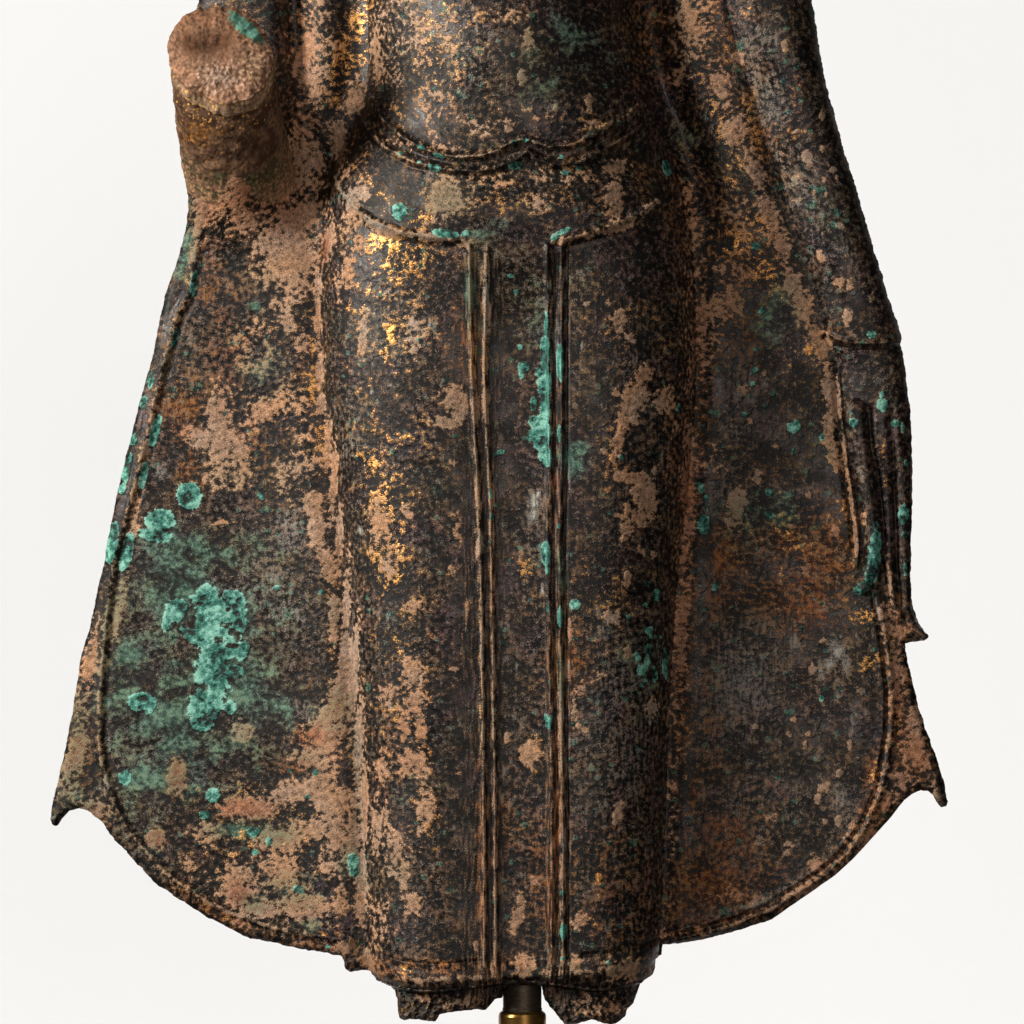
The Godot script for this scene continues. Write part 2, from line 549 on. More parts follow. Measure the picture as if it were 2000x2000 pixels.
# ------------------------------------------------------------------ stains as they lie on the surface, with some painted shade and highlights (p)
func stain(s: String, channel: int, second: bool) -> void:
	for w in s.split(";", false):
		var f := w.strip_edges().split_floats(",")
		if f.size() < 4:
			continue
		var rot := deg_to_rad(f[4]) if f.size() > 4 else 0.0
		var amp: float = f[5] if f.size() > 5 else 1.0
		var reach := 1.7 * maxf(f[2], f[3])
		var c := cos(rot)
		var sn := sin(rot)
		for j in range(maxi(0, int((f[1] - reach + 48.0) / 2.0)), mini(1023, int((f[1] + reach + 48.0) / 2.0) + 1) + 1):
			for i in range(maxi(0, int((f[0] - reach) / 2.0)), mini(1023, int((f[0] + reach) / 2.0) + 1) + 1):
				var dx := i * 2.0 - f[0]
				var dy := j * 2.0 - 48.0 - f[1]
				var ex := (dx * c + dy * sn) / f[2]
				var ey := (dy * c - dx * sn) / f[3]
				var v := int(200.0 * amp * clampf(1.25 - 0.75 * sqrt(ex * ex + ey * ey), 0.0, 1.0))
				if v > 0:
					var n := (j * 1024 + i) * 4 + channel
					if second:
						if v > fields2[n]:
							fields2[n] = mini(v, 255)
					elif v > fields[n]:
						fields[n] = mini(v, 255)


func stain_line(p: PackedVector2Array, width: float, channel: int, second: bool, amp: float) -> void:
	for i in p.size() - 1:
		var steps := maxi(1, int(p[i].distance_to(p[i + 1]) / (width * 0.7)))
		for q in steps:
			var c := p[i].lerp(p[i + 1], float(q) / steps)
			stain("%f,%f,%f,%f,0,%f" % [c.x, c.y, width, width, amp * (0.95 + 0.5 * lump.get_noise_2d(c.x * 1.3, c.y * 1.3))], channel, second)


func grown(b: PackedByteArray) -> PackedByteArray:
	var im := Image.create_from_data(1024, 1024, false, Image.FORMAT_RGBA8, b)
	im.resize(2048, 2048, Image.INTERPOLATE_BILINEAR)
	return im.get_data()


func noise_bytes(kind: int, seed_: int, freq: float, octaves: int, w := TW, h := TH, cell := -1) -> PackedByteArray:
	var n := FastNoiseLite.new()
	n.noise_type = kind
	n.seed = seed_
	n.frequency = freq
	n.fractal_type = FastNoiseLite.FRACTAL_FBM if octaves > 1 else FastNoiseLite.FRACTAL_NONE
	n.fractal_octaves = octaves
	if cell >= 0:
		n.cellular_return_type = cell
		n.cellular_jitter = 1.0
	var im := n.get_image(w, h)
	if w != TW or h != TH:
		im.resize(TW, TH, Image.INTERPOLATE_CUBIC)
	im.convert(Image.FORMAT_L8)
	return im.get_data()


func lay_stains() -> void:
	fields.resize(1024 * 1024 * 4)
	fields2.resize(1024 * 1024 * 4)
	stain("1795,1440,22,90,-14,.82; 1770,1530,40,24,0,.82; 1760,1300,18,60,-6,.82; 130,1500,26,70,12,.78; 160,1350,14,80,12,.75", 0, false)
	stain("1345,950,18,160,0,.75; 1332,1250,16,160,3,.78; 1372,650,20,120,0,.7", 0, false)
	stain("455,345,80,60,0,.95; 400,390,30,60,10,.85; 470,430,60,26,0,.5", 0, false)
	stain("168,1300,18,110,12,.8; 146,1470,24,80,10,.8; 180,1580,40,26,0,.74; 225,1200,14,110,12,.7; 1757,1330,20,80,-6,.76; 1785,1460,26,60,-10,.74; 1740,1560,40,30,20,.74; 1690,1630,30,50,38,.74; 1600,1730,30,80,58,.7; 450,330,60,70,0,.78; 400,400,34,60,0,.72; 470,430,60,30,0,.7; 385,290,14,50,0,.9; 850,100,120,130,0,.36", 0, false)
	stain("562,480,62,105; 590,300,50,90,0,.8; 610,110,50,150,0,.72; 555,330,34,110,20,.7; 600,420,40,60,0,.85; 520,400,40,50,0,.7", 0, false)
	stain("735,90,16,110,0,.72; 690,185,24,50,0,.8; 800,60,55,90,0,.5; 850,215,28,60,0,.55; 830,292,90,12,6,.6; 770,140,40,60,0,.5; 660,270,24,60,0,.8; 672,330,16,30,0,.7", 0, false)
	stain("1018,161,10,17,0,1.1; 994,256,12,14,0,1.05; 1031,84,16,25,10,.95; 998,44,34,30,0,.6; 1149,209,7,24,0,1; 1155,249,22,10,0,.7; 940,240,60,40,0,.42; 880,100,50,120,0,.45; 1060,220,60,40,0,.4", 0, false)
	stain("1347,44,52,75,0,.78; 1330,130,30,80,0,.6; 1428,262,16,30,-20,1.1; 1405,160,26,60,-14,.75; 1445,250,24,60,-14,.7; 1478,335,20,55,-18,.8; 1502,405,20,45,-18,.85; 1526,475,20,50,-18,.9; 1548,540,20,45,-18,.9; 1572,600,22,45,-18,.9; 1597,652,22,36,-12,.95", 0, false)
	stain("1450,420,60,60,0,.5; 1440,540,60,70,0,.5; 1415,590,45,50,0,.72; 1380,640,40,50,0,.6; 1350,430,26,180,-4,.52; 1355,700,24,160,0,.5; 1340,1100,20,200,3,.6; 1325,1360,18,150,3,.55; 1310,1600,14,160,0,.5", 0, false)
	stain("700,382,26,22,0,.95; 690,405,18,22,0,.8; 747,452,42,12,22,1.1; 852,470,46,8,6,1; 912,482,20,10,0,.9; 872,397,56,46,0,.8; 934,380,60,30,0,.5; 1199,332,30,20,0,1.02; 1200,398,20,40,0,1.15; 1080,350,90,30,0,.5; 950,370,70,40,0,.5; 1060,400,50,40,0,.45; 1142,352,26,18,0,.6; 1190,455,60,9,-14,.85; 1260,415,46,9,-38,.8; 1110,476,30,8,-6,.7", 0, false)
	stain("950,600,8,60,0,1; 948,710,8,50,0,1; 949,790,7,40,0,.9; 930,800,9,46,0,1; 948,540,12,40,0,.8; 932,980,6,140,0,.75; 962,990,5,150,0,.7; 940,1260,5,200,0,.7; 964,1300,5,200,0,.7; 944,1560,6,160,0,.6; 966,1760,5,120,0,.6; 1094,1400,8,180,0,.7; 1097,1700,8,120,0,.6; 1078,1600,6,160,0,.6", 0, false)
	stain("643,470,11,55,6,1; 691,434,32,26,20,.8; 700,480,20,50,10,.7; 681,538,16,55,0,.8; 662,570,6,60,0,.7; 711,658,9,52,4,1; 812,660,20,52,0,.72; 890,784,30,28,0,1.05; 903,806,14,30,0,.9; 873,827,30,13,6,1.05; 886,905,15,12,0,.85; 799,1000,14,18,0,.85; 738,1022,20,54,0,.72; 893,1039,11,24,0,.85; 893,1010,10,20,0,.6", 0, false)
	stain("620,602,8,100,0,1.05; 624,720,10,36,0,1.05; 627,794,11,24,0,1.05; 640,870,8,60,4,1; 651,940,8,90,4,1.05; 662,1060,9,80,2,1; 676,1190,9,110,3,.95; 690,1320,11,110,4,1.05; 700,1460,11,100,3,1.05; 710,1580,10,110,2,1.05; 704,1730,14,90,0,1.05; 716,1868,17,34,0,.9", 0, false)
	stain("752,1034,20,60,0,.75; 762,1091,24,46,0,.72; 806,1182,20,11,10,.9; 913,1180,9,44,0,.75; 806,1309,24,40,0,.85; 757,1352,32,26,0,.72; 809,1372,30,26,0,.85; 792,1424,13,45,0,.85; 826,1417,13,44,0,.85; 810,1488,32,40,0,.9; 828,1528,18,30,0,.8; 752,1500,22,34,0,.8; 833,1572,24,40,0,.82; 754,1582,9,20,0,.9; 736,1612,18,70,0,.78; 893,1505,12,13,0,.85; 1031,1471,17,30,0,1.1; 991,1434,8,16,0,1; 1044,1452,14,26,0,.8; 886,1303,14,10,0,.85; 883,1108,10,10,0,.85; 905,1240,8,20,0,.6", 0, false)
	stain("755,1589,14,34,0,.8; 771,1663,20,50,0,.85; 806,1760,20,24,0,.9; 790,1700,14,40,0,.85; 821,1600,16,60,0,.7; 930,1838,6,12,0,.9; 1011,1782,14,28,20,1.1; 1018,1750,8,18,-20,1; 1039,1713,10,8,0,.9; 1205,1581,9,20,12,1; 1132,1791,18,22,0,.8; 817,1907,14,13,0,.9; 1023,1880,24,22,0,1; 1221,1888,50,28,0,.75; 1124,1872,14,30,0,.85; 1180,1880,30,20,0,.6; 891,1950,56,18,0,.65; 830,1945,40,14,0,.6; 1160,1960,60,26,0,.62; 740,1800,26,60,0,.6; 960,1890,40,20,0,.5", 0, false)
	stain("487,652,54,40,0,.55; 561,629,15,42,0,.78; 588,662,18,42,0,.72; 540,600,30,40,0,.6; 454,763,40,20,20,.6; 427,815,34,44,0,.92; 386,854,38,34,0,.82; 430,850,40,60,0,.9; 460,880,24,50,0,.8; 518,804,46,34,0,.74; 548,763,26,25,0,.72; 575,787,40,40,0,.62; 447,915,50,54,0,.66; 588,905,60,40,0,.58; 560,950,60,40,0,.5; 609,985,20,34,0,1.1; 618,1030,20,40,0,1.1; 430,1019,20,9,0,.85; 386,434,10,54,4,.85; 372,500,8,30,8,.7; 259,1006,14,64,10,.7; 279,881,12,70,10,.6; 300,780,10,80,12,.45; 500,700,60,50,0,.5; 590,840,30,50,0,.55", 0, false)
	stain("642,1108,16,38,0,1; 628,1090,20,20,0,.85; 652,1202,13,66,0,.9; 672,1303,13,90,2,1.1; 656,1370,24,60,10,1; 636,1437,32,52,0,1; 471,1427,26,28,0,.76; 343,1518,20,40,0,1; 629,1538,40,60,0,1; 474,1579,70,24,0,1; 555,1555,34,30,0,.85; 302,1641,22,19,0,1.15; 656,1622,30,60,0,.95; 168,1300,16,100,12,.62; 146,1470,22,70,10,.66; 196,1580,30,26,0,.55; 600,1480,40,40,0,.8", 0, false)
	stain("637,1434,50,50,0,1; 647,1568,40,52,0,.98; 570,1551,60,28,0,.8; 486,1582,62,24,0,1.05; 398,1635,40,38,0,.72; 469,1723,60,44,0,.74; 466,1748,24,22,0,1.15; 553,1642,60,40,0,.84; 614,1619,50,40,0,.82; 536,1703,60,50,0,.74; 597,1775,60,38,0,.96; 520,1779,60,22,0,.88; 664,1753,22,40,0,.86; 678,1848,30,14,0,.9; 368,1696,26,18,30,.74; 420,1710,50,26,20,.62; 469,1810,60,10,18,.55; 570,1841,60,8,8,.5; 640,1680,40,60,0,.7; 690,1640,16,100,0,1; 590,1740,40,30,0,.8", 0, false)
	stain("1206,630,17,20,0,1.1; 1204,648,9,12,0,1; 1227,664,15,11,30,.95; 1144,599,10,6,20,1; 1186,597,4,10,0,1.1; 1252,735,20,22,0,1.1; 1244,775,24,28,10,1.1; 1226,797,20,26,20,1.1; 1215,830,13,22,10,1.1; 1232,815,12,20,0,.9; 1290,778,26,30,0,.84; 1204,866,12,24,0,1.1; 1188,862,12,6,20,1; 1196,893,5,14,0,1; 1320,838,10,22,15,.85; 1178,881,9,7,0,1; 1210,930,18,13,0,1.1; 1240,932,28,12,-8,1.1; 1277,920,11,14,0,.95; 1256,960,22,28,0,1.15; 1264,990,22,20,0,1.1; 1247,1006,18,20,0,1.1; 1223,992,6,18,0,1; 1219,1032,14,24,0,1.05; 1203,1005,14,6,20,1; 1200,770,9,9,0,1; 1190,800,6,20,0,.6", 0, false)
	stain("1216,1042,8,16,0,1; 1223,1131,7,20,8,1; 1196,1202,16,17,0,1; 1223,1269,8,14,0,1; 1270,1380,15,20,0,.95; 1268,1400,8,14,0,.9; 1109,1308,6,24,-8,1.05; 1132,1338,11,20,0,.7; 1138,1417,16,6,20,1; 1206,1576,9,18,10,1.05; 1112,1230,7,44,0,.7; 1250,1075,10,10,0,.9; 1273,1083,5,10,0,1; 1119,1380,8,36,0,.7; 1170,1300,40,60,0,.36", 0, false)
	stain("1623,751,15,50,-3,1.1; 1634,790,11,30,-6,1.1; 1620,840,14,40,4,1.1; 1627,880,15,30,0,1.05; 1636,906,12,18,-20,.95; 1652,870,4,50,-6,1; 1663,960,4,60,-8,1.05; 1674,1050,5,52,-5,1.05; 1610,680,18,30,-8,1; 1438,990,20,44,4,1.1; 1426,1010,12,20,0,.8; 1384,634,40,40,0,.62; 1450,758,13,9,0,.85; 1395,900,30,60,0,.42; 1690,1006,7,6,0,.9; 1690,1020,6,10,-30,.9", 0, false)
	stain("1727,1199,14,40,0,.86; 1738,1130,10,70,-4,.7; 1734,1210,24,44,0,.8; 1752,1232,30,18,20,.8; 1757,1318,15,60,0,.6; 1775,1440,20,60,-8,.6; 1770,1535,40,30,0,.6; 1830,1540,12,30,0,.55; 1700,1620,20,40,35,.6; 1640,1690,20,60,55,.55; 1544,1436,7,8,0,1.2; 1581,1434,5,8,15,1.1; 1576,1458,5,9,0,.9; 1612,1538,14,10,-30,1.2; 1599,1563,7,10,10,1.2; 1643,1513,8,8,0,1.2; 1641,1606,8,11,30,1.2; 1616,1607,7,7,0,1.2; 1667,1614,9,8,0,1.1; 1542,1651,10,6,10,1.1; 1537,1668,9,9,0,1; 1593,1688,16,16,0,1.05; 1485,1644,10,11,0,1.1; 1589,1308,9,12,0,1.1; 1609,1253,7,10,30,1.1; 1478,1420,7,6,0,1.1; 1552,1406,9,5,0,.9; 1590,1700,10,8,0,.9; 1484,1756,14,8,-15,.95; 1420,1745,50,30,0,.45; 1663,1455,5,12,25,.95; 1505,1600,20,20,0,.4; 1350,1820,60,14,0,.6", 0, false)
	stain("1576,305,11,16,0,1.15; 1581,322,8,8,0,1.1; 1628,330,11,10,0,1; 1634,346,6,9,0,1; 1532,91,8,13,-12,1.15; 1552,353,7,12,0,1.1; 1529,303,11,12,0,.8; 1641,441,11,13,0,1; 1640,550,12,10,0,1.1; 1660,556,9,14,0,1.1; 1704,579,7,14,0,1; 1655,622,11,20,10,1.05; 1603,498,7,17,-30,1; 1606,225,8,9,0,1; 1655,498,14,14,0,.7; 1445,111,14,14,0,.75; 1556,256,10,10,0,.7; 1609,350,6,8,0,1; 1590,375,6,6,0,.9; 1560,390,12,6,0,.9; 1612,380,6,8,0,1; 1606,455,6,10,0,.8; 1520,240,14,10,0,.6; 1605,290,9,10,0,.8; 1680,640,30,10,0,.5", 0, false)
	stain("1480,930,8,12,0,.9; 1466,820,8,8,0,.8; 1514,868,7,7,0,1; 1494,725,6,7,0,1.05; 1582,966,7,6,0,1.2; 1577,1113,8,9,0,1.15; 1487,1073,5,5,0,1.1; 1635,1035,6,12,0,1.1; 1548,1028,5,6,0,1; 1534,1185,6,6,0,1; 1340,1500,10,90,0,.4", 0, false)
	stain("450,400,60,60,0,.72; 420,350,50,60,0,.6; 500,350,40,60,0,.7; 360,300,8,60,0,.8", 0, false)
	stain("770,600,120,150,0,.6; 770,900,110,130,0,.55; 860,90,110,130,0,.6; 620,800,30,200,0,.55; 790,1250,100,140,0,.5; 560,640,60,60,0,.5; 540,800,80,60,0,.55; 590,900,60,80,0,.5; 1060,390,120,40,0,.5", 1, false)
	stain("663,128,30,70,10,1.05; 690,60,40,60,0,.85; 727,7,20,18,0,.95; 650,190,26,36,0,.8; 640,90,24,60,0,.7; 830,60,70,120,0,.55; 840,300,70,14,6,.7; 697,303,46,50,0,.6; 720,350,50,40,0,.5; 760,230,40,40,0,.5; 470,60,40,60,0,.4", 1, false)
	stain("758,477,52,34,0,1; 792,511,70,60,0,.85; 720,480,40,30,0,.8; 765,655,14,40,6,1.1; 750,690,14,26,0,.9; 806,666,26,54,0,.8; 832,430,40,12,6,.9; 725,895,32,32,10,.95; 752,989,40,60,0,.9; 730,940,30,40,0,.7; 925,720,8,90,0,.9; 612,640,14,120,0,.7; 606,760,12,40,0,.9; 625,900,14,100,0,.6; 800,560,60,40,0,.6", 1, false)
	stain("762,1090,40,100,-5,.95; 770,1040,30,50,0,.9; 651,1160,14,70,0,.8; 651,1286,14,60,0,.6; 800,1370,60,120,0,.6; 826,1450,20,90,0,.8; 1044,1450,13,24,0,1.15; 992,1434,7,14,0,1; 1012,1475,5,8,0,1.1; 1046,1505,5,9,0,1.1; 1028,1115,26,36,0,.7; 830,1600,30,70,0,.7; 938,1250,6,260,0,.7; 963,1300,5,200,0,.6; 1096,1400,8,200,0,.6", 1, false)
	stain("540,1640,150,110,0,.6; 640,1560,50,80,0,.6; 600,1820,80,16,8,.5; 430,1790,90,16,24,.75; 380,1755,50,16,35,.6; 500,1540,50,20,0,.7", 1, false)
	stain("977,387,40,20,0,.75; 950,380,120,50,0,.55; 1240,350,60,40,0,.4; 1090,340,60,20,0,.6; 1479,432,30,22,0,.95; 1430,465,50,50,0,.85; 1480,520,50,60,0,.75; 1410,230,44,170,-12,.65; 1470,250,20,80,-14,.75; 1330,60,40,80,0,.4; 1583,681,9,14,0,1.3; 1556,681,32,10,0,.9; 1560,730,26,50,0,.55; 1612,780,8,60,0,.7; 1530,1050,80,60,0,.6; 1694,1199,26,22,0,.9; 1680,1180,20,30,0,.6; 1700,1291,20,30,30,.85; 1764,1318,18,60,-5,.7; 1761,1432,16,50,-5,.7; 1655,980,14,80,-6,.7; 1664,1050,10,60,-5,.7; 1726,900,8,70,-4,.7; 1710,1510,10,40,14,.7; 1445,111,12,14,0,.8; 1560,200,50,120,-12,.3; 1440,50,40,50,0,.4", 1, false)
	stain("900,90,120,120,0,.34; 1130,250,80,30,0,.45; 1180,1180,60,80,0,.5; 1200,640,80,80,0,.35; 1190,880,30,60,0,.7; 1160,660,30,10,0,.6; 1168,1705,10,24,0,.9; 780,1880,60,16,0,.6; 850,1880,60,12,0,.5; 830,1960,40,16,0,.55; 1180,1790,40,30,0,.5; 1240,1880,40,20,0,.5; 930,1700,8,160,0,.5", 1, false)
	stain("468,1215,10,44,0,1; 395,1165,34,14,-10,1; 450,1165,26,14,20,1; 385,1250,34,12,20,1", 2, false)
	stain("783,421,15,17; 872,464,26,9,8; 850,336,14,7,15; 825,296,9,5,20; 858,313,11,4,20; 784,306,4,4; 821,325,5,3; 640,298,4,5; 376,551,7,30,10; 368,345,4,10,-10; 364,365,3,6", 2, false)
	stain("1006,333,13,8,-10; 1004,288,7,4,-20; 1026,284,6,4; 1094,315,5,4; 1302,328,9,17,-15; 1529,160,5,6,0,1.1; 1102,346,8,5; 1100,459,16,5,-20; 1082,471,8,6,-30; 1477,479,9,8; 1489,605,6,6; 1008,575,4,5; 996,545,7,4; 1065,640,4,26; 910,464,9,5; 1129,336,6,4", 2, false)
	stain("1063,690,10,34; 1062,750,13,44; 1063,800,10,44; 1055,848,20,34; 1063,888,12,26,-12; 1041,791,6,14,0,1.1; 1041,824,9,11,0,1.05; 1035,852,8,11,0,1.05; 1051,729,7,10; 1022,719,11,10,0,1.15; 1018,733,5,10; 1092,710,7,38; 1091,848,4,18; 978,884,9,5,-20; 966,889,5,3; 1006,575,4,4; 1323,798,4,9,10; 1211,894,5,5; 1368,951,6,13,-20; 1380,980,4,18,-8; 1374,1024,12,22,0,1; 1090,1027,4,5; 1015,681,5,6; 959,964,3,10; 969,987,3,4; 960,1010,3,8", 2, false)
	stain("1065,1080,9,26; 1068,1112,4,10; 1122,1178,10,11; 1092,1202,5,22; 1280,1161,9,12; 1263,1138,7,5; 1258,1180,5,5; 1265,1229,8,8; 1263,1268,6,14,8; 1243,1279,6,9,-20; 1250,1306,9,10,-20; 1262,1290,6,12; 1277,1315,6,16; 1297,1293,5,32; 1250,1336,3,5; 1224,1202,4,6; 1241,1259,4,5; 1270,1242,4,5; 1066,1402,4,13,-10; 1074,1402,4,12,10; 1070,1412,6,7; 1398,1145,6,10,25; 967,1382,3,3; 1289,1242,3,4; 1069,1185,3,8; 1232,1236,2,3; 1260,1325,4,4", 2, false)
	stain("1099,1811,7,17; 1097,1737,5,5; 1097,1863,4,3; 1186,1871,4,4; 689,1682,11,14; 692,1700,10,14; 639,1849,5,4", 2, false)
	stain("339,656,6,21,16; 290,740,6,17,8; 276,785,8,14,10; 299,841,9,34,14; 256,857,7,13,10; 243,915,8,34,12; 276,928,8,28,12; 234,955,7,11,5; 366,968,23,27,0,1.05; 309,1015,30,22,0,.95; 300,1045,32,14,10,.95; 218,1036,10,18,8; 507,968,5,9,-25; 437,805,5,4; 820,667,3,3", 2, false)
	stain("213,1064,13,40,8,1.05; 243,1079,12,37,13,1.05; 400,1158,30,24,0,1; 342,1190,22,28,15,.95; 322,1216,9,18,10,1; 420,1190,44,26,0,.95; 456,1182,20,30,0,1.05; 460,1218,14,26,0,1.05; 375,1240,32,11,25,1.05; 400,1258,12,24,-30,1; 434,1268,30,20,10,.9; 473,1270,12,22,20,1.05; 412,1298,22,9,35,1.05; 448,1312,26,13,0,1.1; 412,1340,13,20,15,.95; 403,1382,20,26,15,1.1; 392,1412,24,18,-10,1.1; 447,1384,12,14,0,.9; 270,1372,24,17,-20,1.1; 290,1380,9,20,25,1; 238,1521,12,14,0,1.05; 413,1555,14,15,0,1.1; 397,1593,14,12,0,.95; 600,1557,5,5; 615,1508,7,7,0,.95; 627,1156,5,5; 538,1148,6,5", 2, false)
	stain("493,1626,14,11,0,.9; 583,1738,13,9,0,.9; 496,1666,8,6,0,.9; 523,1645,7,12,0,.75", 2, false)
	stain("1702,652,9,8; 1475,721,6,6; 1470,748,5,5; 1552,834,14,11; 1558,824,6,6; 1456,809,5,6; 1726,790,11,13; 1724,770,5,6; 1668,825,9,9; 1751,826,9,8,0,.9; 1766,834,4,12,0,.9; 1502,960,6,8; 1505,1004,8,8; 1552,881,5,7,0,.85; 1608,852,7,8,0,.8; 1768,1005,11,20; 1771,1044,7,7; 1773,904,4,7; 1712,1027,6,9; 1712,1044,5,7; 1707,1068,11,6; 1713,1085,9,12; 1700,1090,4,10; 1707,1110,11,12,20; 1702,1130,9,11,25; 1690,1144,9,8; 1681,1154,11,9,0,1.1; 1367,950,4,5; 1322,798,3,7; 1478,681,5,4; 1487,605,5,6; 1615,1348,5,9,0,.85; 1608,1364,6,8,0,.8; 1615,1271,5,6,0,.85; 1771,1111,5,16,0,.75; 1300,1300,4,40,0,.7", 2, false)
	stain("425,1215,62,66,0,.88; 415,1310,40,70,0,.8; 400,1380,36,50,0,.85", 2, false)
	stain("1713,1060,11,26,0,1; 1711,1095,13,24,0,1; 1705,1122,13,22,20,1; 1690,1146,14,11,-20,1.05", 2, false)
	stain("340,1160,80,110,0,.72; 420,1330,110,100,0,.95; 310,1420,90,70,0,.95; 245,1330,44,160,0,.85; 400,1080,110,40,0,.9; 470,1330,44,80,0,.9; 300,1520,90,60,0,.66; 270,1600,70,50,30,.5; 140,1550,60,60,0,.5; 240,1180,40,80,0,.6; 482,1622,72,17,0,1.05; 540,1630,36,20,0,.8; 455,1622,22,18,0,1.1; 921,585,9,56,0,1.05; 935,620,6,60,0,.6; 1115,893,26,30,0,.72; 1045,660,30,36,0,.52; 1010,560,50,46,0,.42; 1500,600,50,46,0,.5; 496,598,14,13,0,1; 600,1807,14,10,0,.9; 610,1806,12,11,0,1; 493,1767,24,16,0,.7; 1100,120,90,60,0,.42; 1060,170,60,40,0,.45; 1490,1000,60,30,0,.5; 1498,1000,16,16,0,.9; 1260,1280,40,60,0,.5; 420,330,60,50,0,.4; 370,400,10,100,0,.5; 362,480,14,60,14,.6; 1340,255,24,30,0,.6; 1110,896,20,20,0,.8; 985,840,16,16,0,.3; 440,1450,100,40,0,.66; 380,1480,60,40,0,.6; 440,1540,40,20,0,.4; 570,1740,50,30,0,.5; 510,720,40,50,0,.4; 430,650,30,20,0,.5; 1095,1120,8,60,0,.5; 1095,1300,10,40,0,.7; 950,460,40,20,0,.5; 740,1400,20,20,0,.3; 560,1180,80,70,0,.4; 610,1390,14,16,0,.7; 800,1526,14,13,0,.6; 785,1550,16,14,0,.5; 240,1720,60,20,40,.4; 150,1420,24,60,0,.5; 200,1240,8,90,0,.6; 650,1380,30,40,0,.35; 680,1680,18,26,0,.7; 480,1210,20,60,0,.7; 300,1260,70,50,0,.55", 3, false)
	stain("1340,1000,22,200,0,.8; 1330,1300,20,200,2,.8; 1365,700,24,160,0,.7", 0, true)
	stain("460,340,90,80,0,.9; 400,380,40,60,0,.7; 540,380,40,60,0,.6", 0, true)
	stain("1600,1085,60,80,0,.85; 1560,1180,74,46,0,1; 1590,1150,50,30,30,1; 1560,1210,16,40,0,.9; 1410,1130,24,80,0,.85; 1425,1080,40,44,0,.8; 1520,1060,80,44,0,.8; 1390,1350,18,90,0,.6; 1420,1638,60,50,30,.95; 1470,1590,50,40,-40,.6; 1400,1730,90,56,0,.95; 1460,1765,80,30,-10,.8; 1340,1790,40,40,0,.75; 1360,1560,16,60,0,.7; 1380,1480,30,40,0,.4; 1704,1510,14,50,14,.8; 1695,1570,14,50,25,.7; 1760,1400,24,150,-4,.8; 1790,1500,34,60,0,.72; 1720,1590,30,40,40,.7; 1620,1700,20,80,55,.6; 1750,1230,30,60,0,.6; 350,790,44,60,20,.8; 340,840,30,40,0,.6; 370,920,20,40,0,.8; 372,890,14,16,0,.9; 440,690,40,110,0,.5; 400,540,30,70,0,.5; 633,488,9,26,4,1.4; 596,1440,30,18,0,1; 570,1500,40,12,0,.8; 1110,1290,44,60,0,.72; 1128,1280,20,20,0,.9; 1085,1600,14,160,0,.8; 1075,1750,10,110,0,.8; 940,1700,10,170,0,.65; 750,1890,44,24,0,.8; 960,1880,50,26,0,.6; 1450,650,44,60,0,.5; 1430,430,60,60,0,.5; 1480,260,44,130,-14,.6; 1420,120,40,120,-10,.5; 1470,520,60,60,0,.6; 380,240,40,30,0,.5; 440,1795,90,14,26,.75; 600,1845,70,10,8,.6; 930,640,12,90,0,.6; 905,660,30,60,0,.45; 770,1420,60,100,0,.3; 870,1880,80,14,0,.5; 343,1518,20,40,0,.8; 474,1582,66,20,0,.75; 466,1748,24,22,0,.8; 302,1641,22,19,0,.9; 150,1440,30,90,0,.55; 190,1590,40,24,0,.5; 1090,1000,8,180,0,.5; 960,1200,6,200,0,.5; 1205,900,30,20,0,.3; 1330,880,30,100,0,.45; 1340,400,30,160,0,.45; 1270,60,40,90,0,.5; 980,1600,30,90,0,.4; 1050,1700,20,90,0,.55; 580,150,30,180,0,.4; 1545,95,4,90,-6,.3; 500,860,60,60,0,.35; 1620,640,40,16,0,.4; 1180,1720,60,80,0,.4; 1250,1770,30,60,0,.4", 0, true)
	stain("1640,1275,18,20,0,1.2; 1622,1296,16,22,30,1.1; 1655,1300,12,26,0,1; 1606,1312,8,30,10,1; 1670,1410,10,30,0,.8; 1645,1565,14,30,30,.9; 1490,1765,50,8,-20,1; 1043,980,14,18,0,1.3; 1038,1006,13,16,0,1.3; 1050,965,6,12,0,1.2", 1, true)
	stain("1440,1330,70,110,0,.8; 1590,250,40,200,-14,.34; 1660,480,40,120,-16,.3; 900,80,90,90,0,.55; 780,650,80,100,0,.55; 1220,1420,80,160,0,.55", 1, true)
	stain("1450,1330,90,120,0,.7; 1500,1560,120,120,0,.42; 1440,960,60,80,0,.4; 1600,330,90,250,-14,.25; 1200,1500,80,200,0,.4; 980,1300,60,200,0,.3; 1740,760,50,80,0,.42", 1, true)
